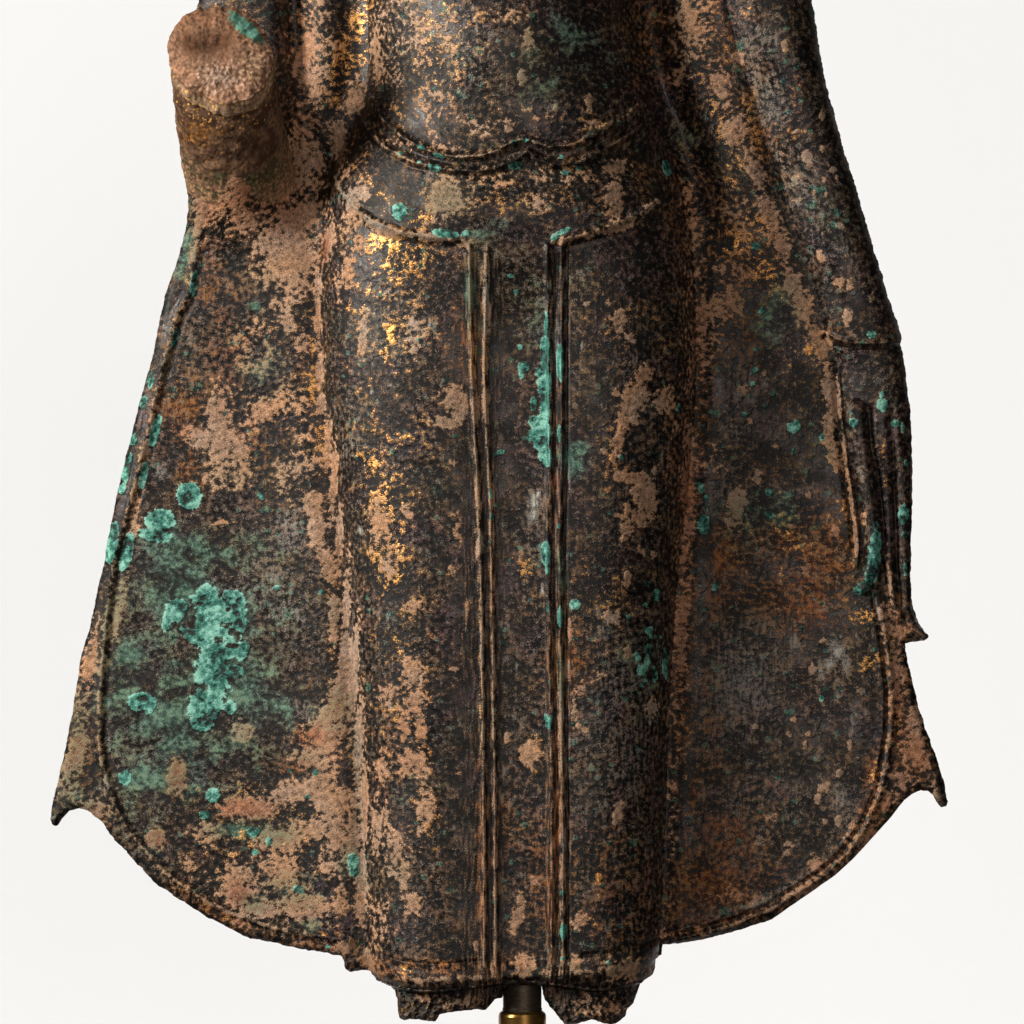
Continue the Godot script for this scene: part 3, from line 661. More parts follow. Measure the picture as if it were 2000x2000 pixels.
	stain("560,1040,40,60,0,.75; 520,1130,60,80,0,.6; 560,1190,60,60,0,.5; 600,1385,26,26,0,.75; 690,1240,30,120,0,.5; 735,640,60,60,0,.62; 700,800,50,60,0,.52; 690,860,30,60,0,.6; 1180,1420,80,120,0,.52; 1220,1560,60,120,0,.4; 1200,1310,60,60,0,.62; 1180,1230,30,30,0,.7; 1636,1270,24,24,0,1; 1625,1290,34,26,0,.7; 1605,1312,12,40,0,.9; 1640,1350,14,40,0,.7; 1690,1355,8,14,0,.8; 1430,1330,60,110,0,.62; 1440,1420,40,50,0,.5; 1555,1255,14,22,0,.85; 1640,1560,30,44,0,.7; 1660,1590,16,50,30,.6; 1490,1762,60,14,-20,.85; 1540,1735,60,12,-30,.65; 1440,1780,80,10,-12,.5; 820,50,70,120,0,.55; 910,130,100,120,0,.45; 1500,80,50,50,0,.6; 1500,200,50,70,-10,.7; 1470,150,30,80,-14,.6; 1600,60,20,60,0,.3; 1560,330,80,90,0,.5; 1600,420,50,80,0,.5; 1650,480,40,60,0,.45; 950,580,5,30,0,1.15; 949,640,4,20,0,1; 740,447,14,6,20,1; 720,436,10,8,20,.9; 692,385,30,22,0,.7; 840,350,20,16,0,.7; 1043,975,12,20,0,1.2; 1040,1004,11,16,0,1.3; 705,1036,6,11,8,1.3; 1134,677,4,12,0,1.25; 764,755,4,6,0,1.25; 728,768,4,7,0,1.25; 802,668,5,8,0,1; 843,640,14,17,10,1; 738,618,16,12,0,.8; 720,610,8,8,0,1; 793,667,8,8,0,1; 773,695,8,8,0,.9; 862,757,4,4,0,1.2; 730,715,6,6,0,.9; 740,790,10,12,0,.7; 1075,218,16,10,0,.95; 942,172,14,16,0,.55; 1168,1195,10,16,0,.9; 1196,1202,15,17,0,.7; 1230,1312,12,12,0,.8; 960,80,10,8,0,.9; 925,28,6,6,0,1; 930,72,7,8,0,1.1; 837,1043,8,6,0,.7; 838,1078,6,7,0,1; 735,1195,14,14,0,.7; 760,1210,14,20,0,.6; 764,1378,7,12,0,.9; 984,1502,11,13,0,.8; 976,1216,6,10,0,.8; 1008,1300,3,12,0,1.1; 1058,1150,4,12,0,1.2; 1098,1640,6,30,0,1; 1096,1480,6,20,0,.8; 1545,1100,80,40,0,.35; 1480,1060,60,50,0,.5; 1530,960,50,40,0,.45; 1440,760,70,70,0,.45; 1430,850,40,40,0,.5; 1517,305,8,14,0,.9; 1557,395,10,6,0,1; 1590,390,10,8,0,.8; 310,920,16,14,0,1; 280,1490,20,30,0,.6; 230,1500,10,30,0,.5; 330,745,30,60,10,.4; 360,720,26,70,10,.45; 300,820,10,40,0,.5; 355,1250,60,60,0,.45; 380,870,16,24,0,.5; 200,1540,22,16,0,.7; 460,1420,20,40,0,.5; 950,1060,24,30,0,.35; 1030,1080,30,60,0,.5; 1000,1160,60,60,0,.3; 1120,560,50,40,0,.5; 1135,545,14,20,0,.7; 1230,705,30,20,0,.6; 1260,820,30,60,0,.45; 1290,900,20,40,0,.4; 700,1600,10,200,0,.5; 715,1760,8,100,0,.5; 1270,1640,40,120,0,.35; 1150,1720,24,40,0,.5; 1000,1560,30,60,0,.4; 1140,900,40,40,0,.3; 760,900,20,30,0,.3; 1730,720,40,30,0,.4; 1740,770,30,60,0,.35; 1684,915,8,30,0,.7; 1660,780,20,40,0,.3; 1705,1250,10,40,0,.5; 1715,1190,4,44,-4,.9; 1590,1170,4,4,0,1; 1666,1420,14,40,0,.5; 1680,1400,20,10,0,.6; 1600,1400,80,40,0,.3", 1, true)
	stain("872,395,60,44,0,.95; 930,510,20,60,0,.85; 955,500,14,70,0,.7; 319,716,6,24,14,1.4; 840,860,60,70,0,.4; 1130,620,30,30,0,.5; 150,1480,44,90,0,.6; 240,1490,40,40,0,.5; 520,1260,40,40,0,.62; 500,560,40,40,0,.55; 1010,420,40,40,0,.4; 760,1700,60,40,0,.5; 780,1860,60,30,0,.5; 850,940,40,60,0,.4; 1170,840,20,100,0,.5; 1145,700,16,80,0,.5; 1096,1330,7,70,0,.95; 1096,1240,6,60,0,.6; 1034,1105,24,40,0,.75; 1134,677,5,13,0,1.2; 940,1100,5,120,0,.6; 500,940,90,60,0,.5; 560,1130,60,40,0,.4; 380,650,50,60,0,.4; 380,740,44,60,10,.55; 700,1860,30,30,0,.5; 1600,870,60,60,0,.35; 1690,1230,30,50,0,.5; 1680,1290,30,40,0,.4; 1545,600,60,60,0,.3; 1420,340,50,90,0,.5; 1090,150,120,110,0,.3; 240,1040,14,40,10,.6; 215,1180,14,60,10,.6; 300,1700,60,30,40,.5; 1840,1560,14,20,0,.7; 1812,1246,12,10,0,.6; 1485,1644,10,11,0,.9; 1552,353,8,12,0,.9; 1641,441,11,13,0,.8; 1704,579,7,14,0,.7; 1606,225,8,9,0,.7; 1725,560,14,40,0,.4; 1600,150,12,80,-10,.4; 560,1480,60,30,0,.5; 100,1590,14,24,0,.5; 690,1500,16,120,0,.4", 2, true)
	stain("445,1192,22,7,10,1; 432,1222,30,9,-12,1; 455,1236,22,12,20,1; 425,1248,16,8,0,1; 368,1213,8,16,15,1; 440,1262,12,6,0,.9; 402,1345,10,8,0,.8", 3, true)
	stain("1200,120,50,120,0,.8; 1280,130,50,140,0,.6; 1270,230,40,60,0,.7; 1230,300,60,40,0,.5; 560,230,30,120,0,.4", 3, true)  # shade beside the belly and forearm, painted into the colour as dark
	stain("1560,200,50,180,-14,.8; 1640,450,50,140,-16,.85; 1730,760,40,90,0,.4; 850,930,60,60,0,.8; 1000,1000,30,300,0,.5; 1130,900,30,120,0,.6", 3, true)
	stain("870,890,50,70,0,.6; 1000,900,30,120,0,.5; 1130,740,30,120,0,.5; 900,1400,50,200,0,.7; 880,1250,40,120,0,.5; 1590,1215,40,34,0,.9; 1520,1450,120,90,0,.5; 1440,1280,60,60,0,.5; 1590,870,40,90,0,.6; 1545,760,40,40,0,.7; 1660,560,20,110,-16,.9; 1720,1000,16,200,0,.6; 1690,760,30,120,0,.8; 1640,620,40,30,0,.5; 1760,1100,20,110,0,.6; 990,1350,30,60,0,.7; 560,1270,60,60,0,.5; 540,1380,40,60,0,.6; 480,1490,60,30,0,.6; 420,1520,30,20,0,.7; 640,1530,20,22,0,1; 605,1590,30,16,0,.9; 650,1600,8,26,0,.9; 625,1720,30,60,0,1; 590,1640,22,20,0,.8; 630,1636,10,14,0,.9; 660,1490,16,40,0,.6; 400,1650,30,50,0,.5; 380,1150,60,22,0,.7; 330,1110,40,16,0,.6; 990,140,90,60,0,.5; 1080,90,50,80,0,.4; 690,610,30,40,0,.5; 830,1060,60,40,0,.4; 870,1560,50,120,0,.6; 760,1560,30,60,0,.3; 800,1440,10,24,0,.8; 1010,1420,40,60,0,.3; 900,950,40,60,0,.5; 1080,560,10,80,0,.5; 1260,320,60,50,0,.6; 1250,480,60,80,0,.4; 1230,880,14,26,0,.6; 1580,450,24,60,-16,.7; 520,240,14,60,0,.4; 1620,400,50,60,0,.5", 3, true)
	# earth and gold caught on cords, belt and borders; belt lines also paint its highlights
	for l in [["917,486 920,635 923,736 928,854 937,1000 942,1235 944,1471 946,1655 946,1880", 4.0, 0.82], ["952,492 950,568 947,703 950,837 959,1000 962,1202 966,1505 967,1650 968,1880", 4.0, 0.86],
		["1094,1260 1096,1505 1098,1655 1098,1880", 4.5, 0.74], ["1073,500 1074,900 1071,1100 1075,1437 1076,1880", 3.0, 0.6], ["690,165 720,195 747,235 788,276 838,303 889,316 940,314 975,302 1000,287 1024,281", 3.5, 0.62],
		["1041,286 1068,296 1109,294 1162,272 1220,235 1250,198 1263,155", 3.5, 0.6], ["694,209 714,249 754,293 805,323 872,340 935,344 975,336", 3.0, 0.5], ["653,346 670,380 697,414 731,441 778,461 832,471 879,476 922,482", 5.0, 0.85],
		["1078,481 1142,468 1203,447 1257,420 1294,387 1314,360", 5.0, 0.7], ["366,240 378,300 390,360 396,400 389,450 379,501 366,575 342,619 322,686 305,753 289,831 275,888 258,955 241,1015 221,1084 208,1161 197,1269 190,1353 188,1437 193,1488 212,1560 243,1620 294,1682 346,1728 405,1765 466,1793 534,1813 602,1826", 6.0, 0.66],
		["1727,1217 1738,1285 1746,1352 1745,1419 1736,1486 1723,1550 1695,1616 1661,1668 1616,1710 1565,1743 1507,1778 1447,1803 1370,1824", 7.0, 0.64], ["716,1890 790,1905 930,1900 1060,1890 1180,1888 1270,1870", 9.0, 0.55]]:
		stain_line(pts(l[0]), l[1], 0, false, l[2])
		stain_line(pts(l[0]), l[1] * 1.4, 2, true, 0.4)
		stain_line(pts(l[0]), l[1] * 1.2, 1, false, 0.5)
	fields = grown(fields)
	fields2 = grown(fields2)


func paint_rows(chunk: int) -> void:
	var rows := 32
	var col := PackedByteArray()
	var orm := PackedByteArray()
	var rel := PackedByteArray()
	col.resize(rows * TW * 3)
	orm.resize(rows * TW * 3)
	rel.resize(rows * TW)
	var crusts := PackedByteArray()
	crusts.resize(rows * TW)
	var ds := SPAN / TW
	for r in rows:
		var j := chunk * rows + r
		var y := j - 48.0
		var gj := clampi(j / 2, 0, GH - 1) * GW
		var k := 0
		for i in TW:
			var s := S0 + (i + 0.5) * ds
			while k < GW - 2 and arc[gj + k + 1] < s:
				k += 1
			var a0 := arc[gj + k]
			var x := GX0 + STEP * (k + clampf((s - a0) / maxf(arc[gj + k + 1] - a0, 0.01), 0.0, 1.0))
			var n := j * TW + i
			var f := (j * 2048 + clampi(int(x + 0.5), 0, 2047)) * 4
			var big := n_big[n] / 255.0 - 0.5
			var med := n_mid[n] / 255.0 - 0.5
			var grain := n_grain[n] / 255.0 - 0.5
			var low := n_low[n] / 255.0
			var streak := n_streak[n] / 255.0 - 0.5
			if y > 500.0 and ((x > 904.0 and x < 984.0) or (x > 1064.0 and x < 1114.0)):
				med = lerpf(med, streak, 0.65)                 # rubbed along the cords
				big *= 0.6
			var scratch := 0.0
			if x > 1390.0 and x < 1660.0 and y > 960.0 and y < 1500.0:
				scratch = (n_streak[(i * TW) + j] / 255.0 - 0.5) * smooth(1390.0, 1450.0, x) * (1.0 - smooth(1600.0, 1660.0, x)) * smooth(960.0, 1030.0, y) * (1.0 - smooth(1250.0, 1500.0, y))
			var cell := n_cell[n] / 255.0
			var cv := n_cval[n] / 255.0
			# worn dark bronze: warm black, brown, plum and olive scale in soft patches
			var low2 := n_low[(n + 1450311) % (TW * TH)] / 255.0
			var t := clampf(0.30 + big * 1.5 + med * 1.3 + (low - 0.5) * 0.9, 0.0, 1.0)
			var plum := clampf((low2 - 0.46) * 4.0 + med, 0.0, 1.0) * 0.85
			var moss := clampf((0.46 - low2) * 4.0 + med, 0.0, 1.0) * 0.45
			var R := 31.0 + 52.0 * t
			var G := 22.0 + 34.0 * t
			var B := 17.0 + 22.0 * t
			R += (32.0 + 40.0 * t - R) * plum
			G += (23.0 + 24.0 * t - G) * plum
			B += (27.0 + 30.0 * t - B) * plum
			R += (30.0 + 56.0 * t - R) * moss
			G += (27.0 + 51.0 * t - G) * moss
			B += (20.0 + 37.0 * t - B) * moss
			var worn := clampf((low - 0.5) * 3.0 + 0.5 + big * 1.5, 0.0, 1.0)     # rubbed smooth here, pitted there
			var h := 0.36 + (0.05 * med + 0.08 * grain) * (1.0 - 0.75 * worn) + 0.06 * big + 0.04 * streak
			var rough := 0.63 - 0.18 * worn + 0.3 * med + 0.35 * grain
			var metal := 0.15
			var mask := 0
			var o := fields2[f + 2] * 0.005
			if o > 0.02:
				var a := clampf(o * 1.2 + med * 1.2 + big * 0.6 - 0.25, 0.0, 1.0) * 0.85
				R += (112.0 - R) * a
				G += (101.0 - G) * a
				B += (70.0 - B) * a
				rough += 0.3 * a
			var ru := fields2[f] * 0.005
			if ru > 0.02:
				var a := clampf(ru * 1.25 + med * 1.5 + big * 0.7 + streak * 0.5 + scratch * 0.8 - 0.12, 0.0, 1.0) * 0.92
				var hot := clampf(0.5 + med * 1.6 + grain * 0.6, 0.0, 1.0)
				R += (122.0 + 84.0 * hot - R) * a
				G += (66.0 + 54.0 * hot - G) * a
				B += (36.0 + 18.0 * hot - B) * a
				rough += 0.25 * a
			# grains and small pale scabs
			var pale := fields2[f + 1] * 0.005
			var scab := clampf((cv - (0.80 - 0.46 * pale)) * 12.0, 0.0, 1.0) * clampf((0.66 - cell + med * 0.9 + grain * 0.3) * 5.0, 0.0, 1.0)
			var cw := cv
			var scab2 := clampf((n_cval2[n] / 255.0 - (0.90 - 0.42 * pale)) * 12.0, 0.0, 1.0) * clampf((0.60 - n_cell2[n] / 255.0 + med * 0.9 + grain * 0.25) * 7.0, 0.0, 1.0)
			if scab2 > scab:
				scab = scab2
				cw = n_cval2[n] / 255.0
			if scab > 0.0:
				var hue := (cw * 53.0) - floorf(cw * 53.0)
				var a := scab * (0.42 + 0.4 * pale + 0.5 * grain)
				var sr := 130.0
				var sg := 115.0
				var sb := 98.0
				if hue < 0.25:
					sr = 134.0
					sg = 106.0
					sb = 78.0
				elif hue < 0.4:
					sr = 106.0
					sg = 106.0
					sb = 84.0
				elif hue < 0.6:
					sr = 92.0
					sg = 74.0
					sb = 76.0
				elif hue > 0.84 and hue < 0.92:
					sr = 84.0
					sg = 150.0
					sb = 128.0
					a = minf(0.95, a * 1.7)
				elif hue > 0.93:
					sr = 168.0
					sg = 166.0
					sb = 156.0
				R += (sr - R) * a
				G += (sg - G) * a
				B += (sb - B) * a
				h += 0.10 * scab
				rough += 0.15 * a
			if pale > 0.02:
				var a := clampf((pale + med * 1.1 + grain * 0.5 + streak * 0.5 - 0.40) * 2.6, 0.0, 1.0) * clampf(0.3 + 0.6 * pale, 0.0, 0.95)
				if pale > 0.95:
					a = maxf(a, clampf((pale - 0.95 + med * 0.7 + grain * 0.3) * 5.0, 0.0, 0.96))
				var lift := clampf(pale - 1.0, 0.0, 0.3) * 250.0
				R += (158.0 + lift * 1.0 - R) * a
				G += (153.0 + lift * 0.98 - G) * a
				B += (145.0 + lift * 0.86 - B) * a
			var m := 0.82 + 0.5 * streak + 0.5 * grain + 0.25 * big
			R *= m
			G *= m
			B *= m
			# fine specks of earth and scale, and black pits, everywhere
			var dk := fields2[f + 3] * 0.005
			var mixed := med * 1.3 + grain * 1.15 + big * 0.55 + scratch * 0.9 + streak * (0.5 if x > 640.0 and x < 1340.0 and y > 500.0 else 0.2)
			var sp := (1.0 if pale < 0.95 else 0.15) * clampf((mixed - 0.19 - 0.10 * dk) * 14.0, 0.0, 1.0) * (0.74 - 0.34 * dk) * (1.0 - 0.8 * clampf(pale - 0.8, 0.0, 1.0))
			var hv := low * 1.4 - 0.2 + 0.7 * (cv - 0.5)
			R += (lerpf(142.0, 112.0, hv) - R) * sp
			G += (lerpf(109.0, 93.0, hv) - G) * sp
			B += (lerpf(74.0, 86.0, hv) - B) * sp
			var pit := 1.0 - 0.68 * clampf((-0.06 - mixed) * 4.5, 0.0, 1.0)
			pit = lerpf(pit, 1.0, clampf(pale - 0.5, 0.0, 1.0))
			R *= pit
			G *= pit
			B *= pit
			h += 0.05 * sp - 0.06 * (1.0 - pit)
			rough += 0.2 * sp
			# pin-prick sparkles of the metal, painted in as pale flecks
			if grain + 0.5 * med > 0.29 and cv > 0.55 - 0.4 * pale:
				var a := clampf((grain + 0.5 * med - 0.29) * 14.0, 0.0, 0.75)
				R += (172.0 - R) * a
				G += (160.0 - G) * a
				B += (144.0 - B) * a
			# green salts soaked into the surface
			var gn := fields[f + 3] * 0.005
			if gn > 0.02:
				var a := clampf(gn * 1.35 + med * 0.9 + big * 1.9 + grain * 0.6 + (low2 - 0.5) * 1.2 - 0.36, 0.0, 1.0) * 0.82
				var lite := clampf(0.34 + med * 1.5 + grain * 1.1 + big * 1.1, 0.0, 1.0)
				R += (46.0 + 72.0 * lite - R) * a
				G += (74.0 + 86.0 * lite - G) * a
				B += (64.0 + 72.0 * lite - B) * a
				rough += 0.3 * a
			# dust and clay that has stayed on
			var du := fields[f] * 0.005
			var ts := 0.055 + du * 0.9 + big * 0.58 + med * 0.78 + grain * 0.26 - dk * 0.6 * clampf(1.0 - du, 0.0, 1.0) - (0.10 if cell < 0.3 and cv > 0.55 else 0.0)
			# a thin wash of the same earth round every patch
			var wash := clampf((ts - 0.28) * 3.2, 0.0, 1.0) * 0.5
			if wash > 0.0:
				R += (104.0 + 50.0 * med + 30.0 * grain - R) * wash
				G += (80.0 + 42.0 * med + 26.0 * grain - G) * wash
				B += (57.0 + 32.0 * med + 22.0 * grain - B) * wash
				rough += 0.25 * wash
			# leaf gold shows at the margins of the clay and in flecks
			var gd := fields[f + 1] * 0.005
			if gd > 0.02:
				var gs := gd * 0.60 + med * 0.85 + big * 0.62 + grain * 0.5 + (0.10 if ts > 0.36 else 0.0)
				if gs > 0.52:
					var a := clampf((gs - 0.52) * 9.0, 0.0, 1.0)
					var hot := clampf(0.5 + grain * 1.6 + (gs - 0.6), 0.0, 1.0)
					R += (168.0 + 62.0 * hot - R) * a
					G += (112.0 + 58.0 * hot - G) * a
					B += (52.0 + 44.0 * hot - B) * a
					metal += (0.65 - metal) * a
					rough += (0.45 - rough) * a
					h += 0.06 * a
			if ts > 0.5:
				var a := clampf((ts - 0.49) * 9.0, 0.0, 1.0)
				var body := clampf((ts - 0.5) * 2.2, 0.0, 1.0)
				var v := 0.98 + 0.8 * grain + 0.6 * med + 0.2 * big
				var tr := (161.0 - 9.0 * body + 16.0 * (low - 0.5)) * v
				var tg := (126.0 - 7.0 * body) * v
				var tb := (97.0 - 2.0 * body - 14.0 * (low - 0.5)) * v
				if ru > 0.1:
					tr -= 14.0 * ru
					tg -= 26.0 * ru
					tb -= 24.0 * ru
				if o > 0.1:
					tr -= 34.0 * o
					tg -= 12.0 * o
					tb -= 6.0 * o
				if pale > 0.1:
					tg += 16.0 * pale
					tb += 26.0 * pale
				if gn > 0.1:
					var w := clampf(gn + med * 1.5, 0.0, 1.0) * 0.5
					tr += (84.0 - tr) * w
					tg += (112.0 - tg) * w
					tb += (88.0 - tb) * w
				if cell < 0.22 and cv > 0.86:
					a *= 0.2                                   # pits through the clay
				R += (tr - R) * a
				G += (tg - G) * a
				B += (tb - B) * a
				metal *= 1.0 - a
				rough += (0.95 - rough) * a
				h += a * (0.10 + 0.10 * body)
			# crusts of verdigris
			var vd := fields[f + 2] * 0.005
			if vd > 0.05:
				var qs := vd + med * 0.36 + big * 0.30 + grain * 0.06 - (dk * 0.42 if x < 520.0 else 0.0)
				if qs > 0.42:
					var a := clampf((qs - 0.47) * 20.0, 0.0, 1.0)
					var e := clampf((qs - 0.5) * 2.6, 0.0, 1.0)
					var lite := clampf(0.74 - 1.35 * e + 0.95 * e * e + med * 1.7 + grain * 1.1 + big * 2.0, 0.0, 1.0)
					if e > 0.25 and big + med * 0.8 < -0.2:
						a *= 0.25                              # worn through to brown
					R += (28.0 + 108.0 * lite - R) * a
					G += (84.0 + 108.0 * lite - G) * a
					B += (74.0 + 100.0 * lite - B) * a
					mask = int(a * 255.0)
					metal *= 1.0 - a
					rough += (0.8 - rough) * a
					h += a * (0.17 + 0.12 * lite + 0.05 * e)
			crusts[r * TW + i] = mask
			var c3 := (r * TW + i) * 3
			col[c3] = clampi(int(R), 4, 250)
			col[c3 + 1] = clampi(int(G), 4, 250)
			col[c3 + 2] = clampi(int(B), 4, 250)
			orm[c3] = 255
			orm[c3 + 1] = clampi(int(rough * 255.0), 60, 255)
			orm[c3 + 2] = clampi(int(metal * 255.0), 0, 255)
			rel[r * TW + i] = clampi(int(h * 255.0), 0, 255)
	chunks[chunk] = [col, orm, rel, crusts]


func make_material() -> void:
	n_big = noise_bytes(FastNoiseLite.TYPE_SIMPLEX_SMOOTH, 11, 1.0 / 58.0, 5)
	n_mid = noise_bytes(FastNoiseLite.TYPE_SIMPLEX_SMOOTH, 23, 1.0 / 14.0, 4)
	n_cell = noise_bytes(FastNoiseLite.TYPE_CELLULAR, 31, 1.0 / 9.0, 1, TW, TH, FastNoiseLite.RETURN_DISTANCE)
	n_cval = noise_bytes(FastNoiseLite.TYPE_CELLULAR, 31, 1.0 / 9.0, 1, TW, TH, FastNoiseLite.RETURN_CELL_VALUE)
	n_cell2 = noise_bytes(FastNoiseLite.TYPE_CELLULAR, 77, 1.0 / 17.0, 1, TW, TH, FastNoiseLite.RETURN_DISTANCE)
	n_cval2 = noise_bytes(FastNoiseLite.TYPE_CELLULAR, 77, 1.0 / 17.0, 1, TW, TH, FastNoiseLite.RETURN_CELL_VALUE)
	n_grain = noise_bytes(FastNoiseLite.TYPE_SIMPLEX, 41, 1.0 / 3.2, 2)
	n_low = noise_bytes(FastNoiseLite.TYPE_SIMPLEX_SMOOTH, 53, 1.0 / 150.0, 4)
	n_streak = noise_bytes(FastNoiseLite.TYPE_SIMPLEX_SMOOTH, 61, 1.0 / 7.0, 3, TW, 256)
	var count := TH / 32
	chunks.resize(count)
	var job := WorkerThreadPool.add_group_task(paint_rows, count)
	WorkerThreadPool.wait_for_group_task_completion(job)
	var col := PackedByteArray()
	var orm := PackedByteArray()
	for c in chunks:
		col.append_array(c[0])
		orm.append_array(c[1])
		relief.append_array(c[2])
		crust.append_array(c[3])
	chunks.clear()
	bronze = StandardMaterial3D.new()
	bronze.resource_name = "patinated_bronze"
	bronze.albedo_texture = ImageTexture.create_from_image(Image.create_from_data(TW, TH, false, Image.FORMAT_RGB8, col))
	var ot := ImageTexture.create_from_image(Image.create_from_data(TW, TH, false, Image.FORMAT_RGB8, orm))
	bronze.metallic_specular = 0.42
	bronze.roughness = 1.0
	bronze.roughness_texture = ot
	bronze.roughness_texture_channel = BaseMaterial3D.TEXTURE_CHANNEL_GREEN
	bronze.metallic = 1.0
	bronze.metallic_texture = ot
	bronze.metallic_texture_channel = BaseMaterial3D.TEXTURE_CHANNEL_BLUE
	bronze.heightmap_enabled = true
	bronze.heightmap_texture = ImageTexture.create_from_image(Image.create_from_data(TW, TH, false, Image.FORMAT_L8, relief))
	bronze.heightmap_scale = 0.10
	bronze.texture_repeat = false


# ------------------------------------------------------------------ meshes
func make_statue() -> void:
	lump.seed = 7
	lump.frequency = 0.02
	lump.fractal_octaves = 3
	var t0 := Time.get_ticks_msec()
	make_shape()
	print("shape ", Time.get_ticks_msec() - t0)
	lay_stains()
	print("stains ", Time.get_ticks_msec() - t0)
	make_material()
	print("paint ", Time.get_ticks_msec() - t0)
	# the finest relief that geometry carries
	var full := PackedFloat32Array()
	full.resize(GW * GH)
	for j in GH:
		var row := clampi(j * 2, 0, TH - 1) * TW
		for k in GW:
			var n := j * GW + k
			if solid[n]:
				var i := clampi(int((arc[n] - S0) / SPAN * TW), 1, TW - 2)
				var q := row + i
				if crust[q] > 100:
					var x := GX0 + k * STEP
					var y := GY0 + j * STEP
					for b in CRUSTS:
						if part_id[n] == b[1] and x > b[2] and x < b[4] and y > b[3] and y < b[5]:
							part_id[n] = b[0]
							break
				full[n] = hgt[n] + 4.0 * ((relief[q] + relief[q - 1] + relief[q + 1]) / 765.0 - 0.4)
	for b in CRUSTS:
		keep_largest(b[0], b[1])
	var statue := Node3D.new()
	statue.name = "bronze_figure"
	tag(statue, "weathered bronze robed figure broken at ankles and wrist, with turquoise verdigris and gold traces", "statue")
	add_child(statue)
	statue.position = Vector3(0, -0.4645, 0)
	var built := {}
	var kinds := [[1, "robe_panel", 0], [2, "robe_border", 1], [3, "robe_panel", 0], [4, "robe_border", 3], [5, "robe_leg", 0], [6, "robe_leg", 0], [7, "pleat", 0], [8, "waist_sash", 0], [9, "belt", 0], [10, "belly", 0],
		[11, "arm", 0], [12, "hand", 0], [13, "finger", 12], [14, "finger", 12], [15, "finger", 12], [16, "hem", 0], [17, "ankle", 0], [18, "ankle", 0], [19, "upper_arm", 0], [20, "verdigris_crust", 1], [21, "verdigris_crust", 1], [22, "verdigris_crust", 1], [23, "verdigris_crust", 1], [24, "verdigris_crust", 1], [25, "verdigris_crust", 7], [26, "verdigris_crust", 12], [27, "verdigris_crust", 8], [28, "verdigris_crust", 7]]
	var boxes := {}
	for q in kinds:
		boxes[q[0]] = [GW, GH, -1, -1]
	for j in GH - 1:
		for k in GW - 1:
			var n := j * GW + k
			if solid[n]:
				var b: Array = boxes[part_id[n]]
				b[0] = mini(b[0], k)
				b[1] = mini(b[1], j)
				b[2] = maxi(b[2], k)
				b[3] = maxi(b[3], j)
	for q in kinds:
		var o := MeshInstance3D.new()
		o.name = q[1]
		o.mesh = skin(q[0], boxes[q[0]], full)
		o.material_override = bronze
		(built[q[2]] if q[2] else statue).add_child(o, true)
		built[q[0]] = o
	built[2].set_meta("label", "border of the left panel, green with copper salts")
	built[1].set_meta("label", "left flaring panel with a large turquoise crust")
	built[3].set_meta("label", "right flaring panel, dark with rust brown stains")
	print("skin ", Time.get_ticks_msec() - t0)
	forearm(statue)
	print("all ", Time.get_ticks_msec() - t0)


func keep_largest(id: int, other: int) -> void:            # a crust is one piece; its crumbs go back to what they lie on
	var seen := {}
	var best := []
	var all := []
	for n in GW * GH:
		if part_id[n] != id or seen.has(n):
			continue
		var piece := [n]
		seen[n] = true
		var i := 0
		while i < piece.size():
			for m in [piece[i] - 1, piece[i] + 1, piece[i] - GW, piece[i] + GW]:
				if part_id[m] == id and not seen.has(m):
					seen[m] = true
					piece.append(m)
			i += 1
		all.append(piece)
		if piece.size() > best.size():
			best = piece
	for piece in all:
		if piece != best:
			for n in piece:
				part_id[n] = other


